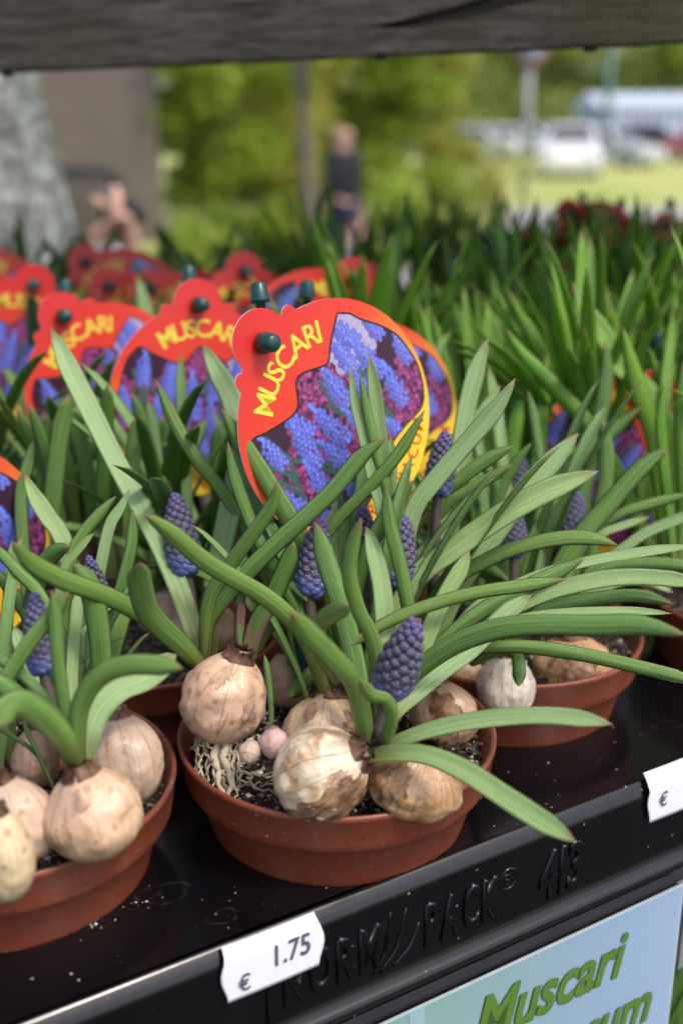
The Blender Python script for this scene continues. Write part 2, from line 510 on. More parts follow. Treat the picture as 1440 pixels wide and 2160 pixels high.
def tree(name, base, height, rad, fol, label, cat='tree', trunk_r=.12, lo=.35, clumps=14, n=260, leaf=.10, trunk_mat='bark', lean=(0, 0), group=None, seed=1):
    r = random.Random(seed)
    root = empty(name, base, label, cat, group)
    b = Vector(base); top = b + Vector((lean[0], lean[1], height * .8))
    mb = MB()
    P = catmull([b, b.lerp(top, .4) + Vector((r.uniform(-.05, .05), 0, 0)), top], 8)
    mb.tube(P, [trunk_r * (1 - .75 * i / 8) + .02 * (i == 0) for i in range(9)], 10)
    cen = []
    for i in range(clumps):
        z = height * (lo + (1 - lo) * (i + .5) / clumps)
        w = r.uniform(0, 6.28); q = r.uniform(.15, .8)
        f = math.sin(math.pi * min(1, max(.12, (z / height - lo) / (1 - lo) * .8 + .15)))
        c = b + Vector((math.cos(w) * rad * q * f + lean[0] * z / height, math.sin(w) * rad * q * f, z * .95))
        rr = rad * r.uniform(.32, .52)
        cen.append((c, (rr, rr, rr * .7)))
        tz = max(.1, min(.92, (z / height) * .8))
        mb.tube([P[int(tz * 8)], P[int(tz * 8)].lerp(c, .6) + Vector((0, 0, .1)), c], [trunk_r * .3, trunk_r * .16, .008], 5)
    mb.obj('trunk', M[trunk_mat], root)
    V, F = crown_geo(cen, n, leaf, r)
    link('crown', mesh('crown', rel(V, root), F, FOL[fol], False), root)
    return root


# trees and bushes beyond the path
tree('garden_tree', far(455, 18.5), 5.2, 1.5, 'mid', 'fresh green leafy tree just right of the brown brick wall', seed=3, lo=.12, n=420, clumps=20)
tree('garden_tree', far(560, 20.5), 6.0, 1.7, 'olive', 'olive green tree with brownish gaps behind the slim grey trunk', seed=4, lo=.1, n=420, clumps=22, group=None)
tree('garden_tree', far(800, 22.5), 6.4, 1.6, 'mid', 'green tree rising behind the head of the walking person', seed=5, lo=.1, n=420, clumps=22)
tree('garden_tree', far(905, 26), 6.5, 1.5, 'olive', 'yellowish olive tree between the walking person and the silver cars', seed=6, lo=.1, n=380, clumps=20)
tree('evergreen_tree', far(700, 27), 7.5, 2.6, 'deep', 'dark green tree filling the gap between the lighter garden trees', seed=8, lo=.02, n=500, clumps=26, leaf=.14)
tree('evergreen_tree', far(520, 26), 7.5, 2.4, 'deep', 'dark tree standing behind the olive tree by the brick wall', seed=9, lo=.02, n=500, clumps=26, leaf=.14)
tree('slim_tree', far(662, 13.2), 4.6, 1.0, 'mid', 'slim grey leaning tree trunk standing left of the walking person', trunk_r=.105, lo=.62, clumps=10, n=200, trunk_mat='post_bark', lean=(-.22, 0), seed=10)
for i, (px, D, h, r_, k, lab) in enumerate([
        (395, 13.0, .62, .5, 'bright', 'low bright green shrub at the foot of the brick wall'),
        (480, 13.6, .75, .55, 'bright', 'low bright green shrub under the fresh green leafy tree'),
        (580, 13.4, .9, .5, 'mid', 'rounded green shrub left of the slim grey trunk'),
        (835, 14.5, 1.0, .6, 'bright', 'bright green shrub just right of the walking person'),
        (920, 15.5, 1.15, .7, 'mid', 'mid green shrub at the end of the shrub row towards the road')]):
    tree('shrub', far(px, D), h, r_, k, lab, 'shrub', .03, .1, 12, 150, .06, seed=20 + i, group='shrubs along the path')
tree('bush', far(1035, 17), 1.45, .7, 'olive', 'thin twiggy olive bush in front of the silver cars', 'shrub', .04, .15, 14, 26, .06, seed=31)
tree('bush', far(985, 16.2), 1.5, .5, 'olive', 'sparse olive bush left of the twiggy bush by the road', 'shrub', .04, .15, 10, 70, .06, seed=32)
for i, (px, D, h, r_, k, lab) in enumerate([
        (960, 118, 17, 8, 'pale', 'pale spring tree behind the silver cars'),
        (1060, 125, 16, 8, 'bright', 'light green tree behind the round traffic sign'),
        (1170, 120, 18, 9, 'pale', 'pale yellow green tree between the traffic sign and the lamp post'),
        (1290, 128, 19, 9, 'bright', 'light green tree behind the dark lamp post'),
        (1400, 120, 19, 9, 'bright', 'green tree above the roof of the white hall'),
        (1530, 125, 19, 9, 'pale', 'pale tree past the end of the white hall'),
        (1110, 150, 13, 9, 'bright', 'green tree low behind the traffic sign pole')]):
    tree('distant_tree', far(px, D), h, r_, k, lab, 'tree', .3, .05, 18, 330, .42, seed=40 + i, group='trees beyond the car park')


def brick_wall():
    root = empty('brick_wall', far(220, 17.2), 'plain grey brown brick wall beside the green trees', 'wall')
    g = NT('weathered_brick'); co = g.coord()
    br = g.n('TexBrick', {'Vector': g.n('CombineXYZ', {0: g.n('SeparateXYZ', {0: co}).outputs[0], 1: g.n('SeparateXYZ', {0: co}).outputs[2]}).outputs[0], 'Color1': (.16, .125, .10, 1), 'Color2': (.20, .155, .125, 1), 'Mortar': (.22, .2, .18, 1), 'Scale': 1., 'Mortar Size': .008, 'Brick Width': .22, 'Row Height': .075})
    c = g.mix(g.mth('MULTIPLY', g.noise(co, 2., 4), .5), br.outputs[0], (.13, .11, .09))
    m = g.bsdf(c, .9, g.bump(br.outputs['Fac'], .01, -.5), .2)
    b = wloc(root)
    MB().box((b.x - 3.6, b.y, 0), (b.x + .86, b.y + .3, 3.4)).obj('wall', m, root, False)
    MB().box((b.x - 3.65, b.y - .04, 3.4), (b.x + .9, b.y + .34, 3.48)).obj('coping', M['metal'], root, False)
    # crowd barrier in front of it
    bm_ = plain('dark_grey_steel', (.012, .016, .02), .5, .5, .2, 20)
    q = far(200, 15.2); root = empty('crowd_barrier', q, 'dark grey steel crowd barrier with upright bars before the brick wall', 'barrier')
    x0, x1, y = q.x - 1.5, q.x + .36, q.y
    P = [(x0, y, .02), (x0, y, 1.0), (x0 + .1, y, 1.1), (x1 - .1, y, 1.1), (x1, y, 1.0), (x1, y, .02)]
    MB().tube(P, .07, 8).obj('frame', bm_, root)
    MB().tube([(x0, y, .2), (x1, y, .2)], .02, 8).obj('rail', bm_, root)
    me = None
    for k in range(15):
        x = x0 + .12 * (k + .6)
        if me is None:
            V, F = tube([(0, 0, .2), (0, 0, 1.08)], .024, 6); me = mesh('bar', V, F, bm_)
        link('bar', me, root, Matrix.Translation((x - q.x, 0, 0)))
    for x in (x0 + .15, x1 - .15):
        MB().box((x - .03, y - .3, 0), (x + .03, y + .3, .03)).obj('foot', bm_, root, False)


brick_wall()


def lichen_tree():
    b = Vector((-.637, 1.72, 0))
    root = empty('old_tree', b, 'thick old tree trunk covered in pale grey lichen, beside the stall', 'tree')
    V, F = [], []
    H, S = 60, 48
    for i in range(H + 1):
        z = 4.2 * i / H
        rr = .225 + .10 * math.exp(-z / .25) + .06 * max(0, 1 - abs(z - 1.0) / 1.3) - .015 * z
        cx = -.03 * max(0, z - 1.2)
        for k in range(S):
            w = 2 * math.pi * k / S
            d = Vector((math.cos(w), math.sin(w), 0))
            nz = mnoise.fractal(Vector((d.x * 1.4, d.y * 1.4, z * 1.8)), .9, 2.1, 5) * .03 + mnoise.fractal(Vector((d.x * 6, d.y * 6, z * 7)), .9, 2.1, 4) * .008
            V.append(Vector((cx, 0, z)) + d * (rr + nz))
    for i in range(H):
        for k in range(S): F.append((i * S + k, i * S + (k + 1) % S, (i + 1) * S + (k + 1) % S, (i + 1) * S + k))
    link('trunk', mesh('trunk', V, F, M['lichen_bark']), root)
    r = random.Random(2); cen = []
    mb = MB()
    for k in range(7):
        w = k * .9 + .3
        c = Vector((b.x - .6 + 1.3 * math.cos(w), b.y + .9 + 1.2 * math.sin(w), 4.6 + r.uniform(-.2, .9)))
        mb.tube(catmull([b + Vector((-.12, 0, 3.9)), b.lerp(c, .5) + Vector((0, 0, 2.2)), c], 6), [.1, .09, .075, .06, .045, .03, .015], 7)
        cen.append((c, (.8, .8, .5)))
    mb.obj('bough', M['lichen_bark'], root)
    V, F = crown_geo(cen, 160, .06, r)
    link('crown', mesh('crown', rel(V, root), F, FOL['mid'], False), root)


lichen_tree()

# ---------------------------------------------------------------- cars, sign, lamp post, hall
M['glass'] = plain('car_glass', (.02, .025, .03), .08, .6, .05, 3)
M['tyre'] = plain('tyre_rubber', (.012, .012, .012), .8, .3, .2, 30)
M['rim'] = plain('alloy', (.5, .5, .52), .3, .5, .1, 30)
M['lamp'] = plain('headlamp', (.75, .77, .8), .1, .6, .05, 30)
M['redlamp'] = plain('tail_lamp', (.4, .02, .02), .2, .5, .05, 30)


def car_paint(name, c):
    return plain(name, c, .25, .5, .05, 8, 0, .6)


def car(base, rz, paint, label, L=4.3, W=1.76, H=1.5, suv=False):
    root = empty('parked_car', base, label, 'car', 'cars in the car park')
    root.rotation_euler = (0, 0, rz)
    hw = W / 2; bh = H * .6
    prof = [(-L / 2, .35), (-L / 2 + .03, bh * .75), (-L / 2 + .15, bh), (-L / 2 + (.2 if suv else .75), bh + .03), (-L / 2 + (.35 if suv else 1.05), H - .05), (-L / 2 + 1.4, H), (.25, H - .01), (.55, H - .06), (L / 2 - 1.15, bh + .06), (L / 2 - .2, bh * .86), (L / 2, bh * .62), (L / 2, .32), (L / 2 - .1, .22), (-L / 2 + .1, .22)]
    prof = [(x, z) for x, z in prof]
    n = len(prof); V, F = [], []
    for yy, sx, tuck in ((-hw, .96, 1), (-hw + .08, 1, 0), (hw - .08, 1, 0), (hw, .96, 1)):
        for x, z in prof:
            t = max(0, (z - bh) / (H - bh))
            y = yy * (1 - .2 * t); zz = z - (.03 * tuck if z > bh else 0)
            V.append((x * sx, y, zz))
    for k in range(3):
        for i in range(n): F.append((k * n + i, k * n + (i + 1) % n, (k + 1) * n + (i + 1) % n, (k + 1) * n + i))
    F.append(tuple(range(n))[::-1]); F.append(tuple(3 * n + i for i in range(n)))
    link('body', mesh('body', V, F, paint, False), root)
    a0 = prof[4][0]
    for s in (-1, 1):
        def yy(z): return s * (hw * (1 - .2 * (z - bh) / (H - bh)) + .006)
        z0, z1 = bh + .06, H - .14
        for x0, x1, x2, x3 in ((a0 - .02, .0 - .1, -.12, a0 + .15), (.02, L / 2 - 1.45, .5, .02)):
            V = [(x0, yy(z0), z0), (x1, yy(z0), z0), (x2, yy(z1), z1), (x3, yy(z1), z1)]
            V += [(x, y - s * .02, z) for x, y, z in V]
            f = [(0, 1, 2, 3), (7, 6, 5, 4), (0, 4, 5, 1), (1, 5, 6, 2), (2, 6, 7, 3), (3, 7, 4, 0)]
            link('window', mesh('window', V, f, M['glass'], False), root)
        for x in (-L / 2 + .8, L / 2 - .85):
            mt = Matrix.Translation((x, s * (hw - .1), .32)) @ Matrix.Rotation(math.pi / 2, 4, 'X')
            w = link('wheel', mesh('wheel', *lathe([(0, -.1), (.29, -.1), (.32, -.07), (.32, .07), (.29, .1), (0, .1)], 20), M['tyre']), root, mt)
            link('rim', mesh('rim', *lathe([(0, -.12), (.17, -.115), (.2, -.1), (.2, .1), (.17, .115), (0, .12)], 14), M['rim']), w)
        MB().box((L / 2 - .12, s * (hw - .3) - .16, bh * .62), (L / 2 + .012, s * (hw - .3) + .16, bh * .82)).obj('headlight', M['lamp'], None, False).parent = root
        MB().box((-L / 2 - .012, s * (hw - .2) - .1, bh * .6), (-L / 2 + .1, s * (hw - .2) + .1, bh * .92)).obj('tail_light', M['redlamp'], None, False).parent = root
    def screen(xa, xb):
        wa, wb = hw * .82, hw * .7
        za, zb = bh + .1, H - .1
        V = [(xa, -wa, za), (xa, wa, za), (xb, wb, zb), (xb, -wb, zb)]
        d = .012 if xa > 0 else -.012
        V = [(x + d, y, z + .012) for x, y, z in V] + [(x - d, y, z - .02) for x, y, z in V]
        link('windscreen', mesh('windscreen', V, [(0, 1, 2, 3), (7, 6, 5, 4), (0, 4, 5, 1), (1, 5, 6, 2), (2, 6, 7, 3), (3, 7, 4, 0)], M['glass'], False), root)
    xa = L / 2 - 1.15 + .03; screen(xa - (.1 / (H - bh)) * .55, .62)
    screen(prof[3][0] + .03, a0 - .02)
    return root


car(far(1197, 38.5), -1.72, car_paint('white_car_paint', (.8, .8, .8)), 'white estate car parked nose on at the edge of the grass', H=1.62, suv=True)
car(far(1275, 46), -.75, car_paint('silver_car_paint', (.45, .47, .5)), 'silver car parked just behind the white estate car')
car(far(1362, 57), -.1, car_paint('black_car_paint', (.012, .012, .014)), 'black car parked side on below the white hall', H=1.55)
car(far(1500, 52), -.6, car_paint('red_car_paint', (.5, .06, .07)), 'red car cut off by the edge beside the black car')
car(far(1010, 56), -.5, car_paint('light_grey_car_paint', (.5, .52, .54)), 'light grey car behind the twiggy olive bush', suv=True)
car(far(1065, 61), -.3, car_paint('pale_silver_car_paint', (.62, .63, .66)), 'pale silver car between the olive bush and the sign pole')
car(far(1120, 68), -.4, car_paint('bluish_car_paint', (.48, .54, .62)), 'pale bluish car behind the round traffic sign pole')
car(far(1325, 66), -.35, car_paint('mid_silver_car_paint', (.55, .57, .62)), 'pale grey car behind the black car in front of the hall', H=1.6, suv=True)


def traffic_sign():
    b = far(1101, 27)
    root = empty('traffic_sign', b, 'round grey traffic sign with red rim on a pale pole', 'sign')
    gm = plain('sign_pole_grey', (.36, .38, .38), .5, .5, .1, 10)
    MB().tube([b, b + Vector((0, 0, 3.6))], .1, 12).obj('pole', gm, root)
    c = b + Vector((0, -.13, 3.15))
    R_ = Matrix.Translation(c) @ Matrix.Rotation(math.pi / 2, 4, 'X')
    MB().lathe([(0, -.012), (.34, -.012), (.345, 0), (.34, .012), (0, .012)], 32, R_).obj('rim', plain('sign_red', (.45, .08, .09), .4), root)
    MB().lathe([(0, .013), (.28, .013), (.28, .018), (0, .018)], 32, R_).obj('face', plain('sign_grey_blue', (.24, .28, .36), .4), root)
    b = far(1272, 60)
    root = empty('lamp_post', b, 'dark green lamp post standing before the white hall', 'lamp post')
    gm = plain('dark_green_paint', (.05, .11, .09), .4, .5, .1, 10)
    MB().tube([b, b + Vector((0, 0, .9)), b + Vector((0, 0, .95)), b + Vector((0, 0, 8))], [.26, .26, .22, .16], 12).obj('pole', gm, root)
    MB().tube([b + Vector((0, 0, 8)), b + Vector((.5, 0, 8.4)), b + Vector((1.3, 0, 8.5))], [.09, .08, .07], 8).obj('arm', gm, root)
    MB().box((b.x + 1.1, b.y - .15, 8.38), (b.x + 1.8, b.y + .15, 8.52)).obj('lamp_head', M['metal'], root, False)


traffic_sign()


def hall():
    b = far(1640, 84)
    root = empty('white_hall', b, 'low white hall with vertical wall panels beyond the parked cars', 'building')
    wp = plain('white_cladding', (.62, .67, .76), .5, .5, .1, 2)
    gl = plain('grey_blue_glazing', (.42, .48, .57), .2, .5, .15, 1)
    x0, x1 = b.x - 12.5, b.x + 16
    MB().box((x0, b.y, 0), (x1, b.y + 10, 2.55)).obj('wall', gl, root, False)
    me = None; k = 0; x = x0 + .2
    while x < x1 - .3:
        if me is None:
            mb = MB().box((-.26, -.06, .3), (.26, -.002, 2.45)); me = mesh('panel', mb.V, mb.F, wp, False)
        link('panel', me, root, Matrix.Translation((x - b.x, 0, 0))); x += .75
    V = [(x0 - .3, b.y - .4, 2.55), (x1, b.y - .4, 2.55), (x1, b.y + 10.4, 2.55), (x0 - .3, b.y + 10.4, 2.55), (x0 - .3, b.y + 5, 3.6), (x1, b.y + 5, 3.6)]
    o = mesh('roof', rel(V, root), [(0, 1, 5, 4), (2, 3, 4, 5), (0, 4, 3), (1, 2, 5), (3, 2, 1, 0)], plain('pale_roof', (.55, .6, .68), .5), False)
    link('roof', o, root)


hall()


# ---------------------------------------------------------------- people
M['skin'] = plain('skin', (.58, .34, .25), .5, .4, .1, 60)
M['hair'] = plain('blond_hair', (.42, .27, .13), .6, .4, .4, 90)
M['jacket'] = plain('charcoal_jacket', (.014, .016, .022), .8, .3, .3, 30)
M['jeans'] = plain('navy_trousers', (.02, .03, .06), .8, .3, .3, 60)
M['shirt'] = plain('light_blue_shirt', (.22, .42, .50), .8, .3, .2, 30)
M['lilac'] = plain('pale_lilac_fabric', (.60, .55, .60), .8, .3, .2, 30)
M['shoe'] = plain('black_shoe', (.02, .02, .02), .5, .4, .2, 30)
M['dark'] = plain('black_camera_body', (.012, .012, .014), .4, .5, .1, 60)


def hand(mat, wrist, fwd, up, side, parent, curl=.8):
    """palm, four bent fingers of unequal length and a thumb, one mesh"""
    f, u_, s = fwd.normalized(), up.normalized(), side.normalized()
    pts = [(*wrist, .024, .018), (*(wrist + f * .045), .030, .014), (*(wrist + f * .085), .032, .013)]
    ed = [(0, 1), (1, 2)]
    for k, (off, ln) in enumerate([(-.027, .070), (-.009, .080), (.010, .075), (.027, .058)]):
        p = wrist + f * .085 + s * off
        i0 = len(pts); pts.append((*p, .0095)); ed.append((2, i0)); a = .25
        for j in range(3):
            a += curl * .55
            p = p + (f * math.cos(a) - u_ * math.sin(a)) * ln * (.45, .32, .23)[j]
            pts.append((*p, .009 - .001 * j)); ed.append((i0 + j, i0 + j + 1))
    p = wrist + f * .03 - s * .03; i0 = len(pts); pts.append((*p, .012)); ed.append((1, i0))
    for j in range(2):
        p = p + (f * .8 - s * .35 - u_ * .5).normalized() * .03
        pts.append((*p, .0105)); ed.append((i0 + j, i0 + j + 1))
    return skinned('hand', pts, ed, mat, parent, 1, 1)


def walker():
    b = far(722, 11.6)
    root = empty('person', b, 'blond person in a dark jacket and navy trousers walking on the path', 'person')
    def P(x, y, z, r, r2=None): return (b.x + x, b.y + y, z, r, r2 or r)
    J = [P(0, 0, .93, .13, .10), P(.0, 0, 1.12, .125, .09), P(.0, 0, 1.32, .15, .095), P(0, 0, 1.43, .06), P(.015, -.01, 1.49, .05), P(.02, -.015, 1.575, .082, .095), P(.02, -.01, 1.64, .07, .08)]
    ed = [(0, 1), (1, 2), (2, 3), (3, 4), (4, 5), (5, 6)]
    for s in (-1, 1):
        k = len(J); y = s * .22
        J += [P(s * .085, 0, .88, .088), P(s * .08, -y * .4, .50, .06), P(s * .075 , y * .3 - (.0 if s > 0 else -.2), .12, .038), P(s * .075, y * .3 - (.12 if s > 0 else -.08), .045, .036)]
        ed += [(0, k), (k, k + 1), (k + 1, k + 2), (k + 2, k + 3)]
        k = len(J)
        J += [P(s * .17, 0, 1.37, .055), P(s * .21, s * .07, 1.12, .042), P(s * .20, s * -.06, .90, .032), P(s * .195, s * -.09, .84, .03)]
        ed += [(2, k), (k, k + 1), (k + 1, k + 2), (k + 2, k + 3)]
    skinned('body', J, ed, M['skin'], root)
    def grow(idx, name, mat, e, g=.016):
        mp = {j: i for i, j in enumerate(idx)}
        skinned(name, [(*J[j][:3], J[j][3] + g, J[j][4] + g) for j in idx], [(mp[a], mp[c]) for a, c in e], mat, root)
    grow([0, 1, 2, 11, 12, 13, 19, 20, 21], 'jacket', M['jacket'], [(0, 1), (1, 2), (2, 11), (11, 12), (12, 13), (2, 19), (19, 20), (20, 21)], .04)
    grow([0, 7, 8, 9, 15, 16, 17], 'trousers', M['jeans'], [(0, 7), (7, 8), (8, 9), (0, 15), (15, 16), (16, 17)], .014)
    skinned('shirt_hem', [P(0, 0, .80, .165, .135), P(0, 0, .97, .165, .135)], [(0, 1)], M['shirt'], root)
    for s, yy in ((-1, .1), (1, -.1)):
        skinned('shoe', [P(s * .075, yy + .04, .05, .045), P(s * .075, yy - .12, .04, .04)], [(0, 1)], M['shoe'], root)
        w = Vector((b.x + s * .195, b.y + s * -.09, .85))
        hand(M['skin'], w, Vector((0, -.2 * s, -1)), Vector((s * -1, 0, 0)), Vector((0, 1, 0)), root, .5)
    root.rotation_euler = (0, 0, math.radians(48))
    skinned('hair', [P(.01, .035, 1.665, .088), P(.0, .045, 1.6, .098), P(.0, .05, 1.5, .075), P(-.01, .05, 1.42, .05)], [(0, 1), (1, 2), (2, 3)], M['hair'], root)
    hc = Vector((b.x + .02, b.y - .105, 1.57))
    for s in (-1, 1):
        MB().lathe([(0, -.011), (.010, -.006), (.012, 0), (.010, .006), (0, .011)], 10, Matrix.Translation(hc + Vector((s * .03, .012, .012)))).obj('eye', M['dark'], root)
        MB().lathe([(0, -.03), (.012, -.02), (.016, 0), (.012, .02), (0, .03)], 10, Matrix.Translation(hc + Vector((s * .085, .09, 0)))).obj('ear', M['skin'], root)
    MB().tube([hc + Vector((0, .01, .012)), hc + Vector((0, -.016, -.018)), hc + Vector((0, .006, -.026))], [.008, .013, .008], 8).obj('nose', M['skin'], root)
    MB().tube([hc + Vector((-.022, .014, -.05)), hc + Vector((0, .004, -.05)), hc + Vector((.022, .014, -.05))], [.004, .008, .004], 8).obj('mouth', plain('lips', (.4, .15, .13), .5), root)
    q = b + Vector((.13, -.12, .70))
    bag = empty('hand_bag', (q.x, q.y, .58), 'small pink bag hanging from the hand of the walking person', 'bag')
    MB().box((q.x - .06, q.y - .1, .56), (q.x + .06, q.y + .1, .74)).obj('bag_body', plain('pink_bag', (.55, .25, .28), .6), bag, True, .02)
    MB().tube(catmull([(q.x, q.y - .06, .74), (q.x - .01, q.y - .02, .81), (q.x, q.y + .05, .74)], 8), .006, 6).obj('handle', plain('pink_strap', (.5, .2, .24), .6), bag)


walker()


def photographer():
    # stands behind the old trunk; only forearms, hands and the camera show past it
    b = Vector((-.715, 2.62, 0))
    root = empty('person', b, 'person in pale lilac top half hidden behind the lichen trunk, hands raised', 'person')
    def P(x, y, z, r, r2=None): return (b.x + x, b.y + y, z, r, r2 or r)
    hx = at(196, 508, 2.45); hx2 = at(276, 505, 2.48); e1 = at(168, 680, 2.47) - b; e2 = at(235, 690, 2.6) - b
    d1, d2 = hx - b, hx2 - b
    J = [P(0, 0, .93, .14, .11), P(.0, 0, 1.12, .13, .1), P(.0, 0, 1.33, .16, .1), P(0, 0, 1.44, .06), P(.01, -.01, 1.50, .05), P(.02, -.02, 1.58, .08, .095), P(.02, -.02, 1.645, .07, .08),
         P(-.09, 0, .88, .09), P(-.09, 0, .5, .062), P(-.09, .01, .12, .04), P(-.09, -.1, .045, .036),
         P(.09, 0, .88, .09), P(.09, 0, .5, .062), P(.09, .01, .12, .04), P(.09, -.1, .045, .036),
         P(.17, 0, 1.38, .056), P(e1.x, e1.y, e1.z, .05), P(d1.x - .012, d1.y, d1.z - .07, .042), P(d1.x, d1.y, d1.z - .01, .03),
         P(.12, .07, 1.36, .05), P(e2.x, e2.y, e2.z, .045), P(d2.x - .005, d2.y + .02, d2.z - .08, .036), P(d2.x, d2.y, d2.z - .02, .03)]
    ed = [(0, 1), (1, 2), (2, 3), (3, 4), (4, 5), (5, 6), (0, 7), (7, 8), (8, 9), (9, 10), (0, 11), (11, 12), (12, 13), (13, 14), (2, 15), (15, 16), (16, 17), (17, 18), (2, 19), (19, 20), (20, 21), (21, 22)]
    skinned('body', J, ed, M['skin'], root)
    def grow(idx, name, mat, e, g=.016):
        mp = {j: i for i, j in enumerate(idx)}
        skinned(name, [(*J[j][:3], J[j][3] + g, J[j][4] + g) for j in idx], [(mp[a], mp[c]) for a, c in e], mat, root)
    grow([0, 1, 2, 15, 16, 17, 19, 20], 'top', M['lilac'], [(0, 1), (1, 2), (2, 3 + 12), (15, 16), (16, 17), (2, 19), (19, 20)], .03)
    grow([0, 7, 8, 9, 11, 12, 13], 'trousers', M['jeans'], [(0, 7), (7, 8), (8, 9), (0, 11), (11, 12), (12, 13)], .015)
    skinned('hair', [P(.0, .04, 1.67, .09), P(.0, .06, 1.58, .095), P(0, .05, 1.5, .07)], [(0, 1), (1, 2)], M['hair'], root)
    hand(M['skin'], hx - Vector((.012, 0, .006)), Vector((.75, -.1, .6)), Vector((.5, -.5, -.7)), Vector((0, -1, .2)), root, .9)
    hand(M['skin'], hx2 + Vector((0, 0, -.03)), Vector((-.15, -.2, 1)), Vector((1, -.2, 0)), Vector((0, -1, 0)), root, .9)
    c = at(246, 440, 2.47)
    cr = empty('compact_camera', c, 'small black camera held up in the raised hands beside the trunk', 'camera')
    MB().box((c.x - .03, c.y - .03, c.z - .055), (c.x + .03, c.y + .03, c.z + .03)).obj('camera_body', M['dark'], cr, True, .006)
    MB().lathe([(0, 0), (.022, 0), (.022, .03), (.017, .032), (0, .03)], 16, Matrix.Translation((c.x + .03, c.y, c.z - .01)) @ Matrix.Rotation(math.pi / 2, 4, 'Y')).obj('lens', M['dark'], cr)
    MB().box((c.x - .02, c.y - .012, c.z + .031), (c.x + .012, c.y + .012, c.z + .045)).obj('viewfinder', M['metal'], cr, True, .002)


photographer()

# ---------------------------------------------------------------- display rack: tray, boards, plank
E0 = Vector((-.09306, .28192, T))
EX = Vector((.85464, .51922, 0))
EN = Vector((-EX.y, EX.x, 0))


def edge(s, n, z=0.):
    return E0 + EX * s + EN * n + Vector((0, 0, z))


A0, B0 = Vector((-.1245, .365, 0)), Vector((-.0018, .4011, 0))
PV, QV = Vector((.2045, .134, 0)), Vector((-.09, .096, 0))
POTS = {}
for i in range(-2, 4):
    for j in range(0, 8):
        for k, q in (('A', A0), ('B', B0)):
            c = q + PV * i + QV * j
            if (i, j, k) == (1, 0, 'B'): c = Vector((.219, .543, 0))
            dpt = c.y * math.cos(PITCH) + (CAM.z - RIM - .1) * math.sin(PITCH)
            px = 720 + 2400 * c.x / dpt
            if (-160 < px < 1600 or (i, j, k) == (1, 0, "B")) and c.y < 1.17 and c.y > .3: POTS[(i, j, k)] = (c, px)


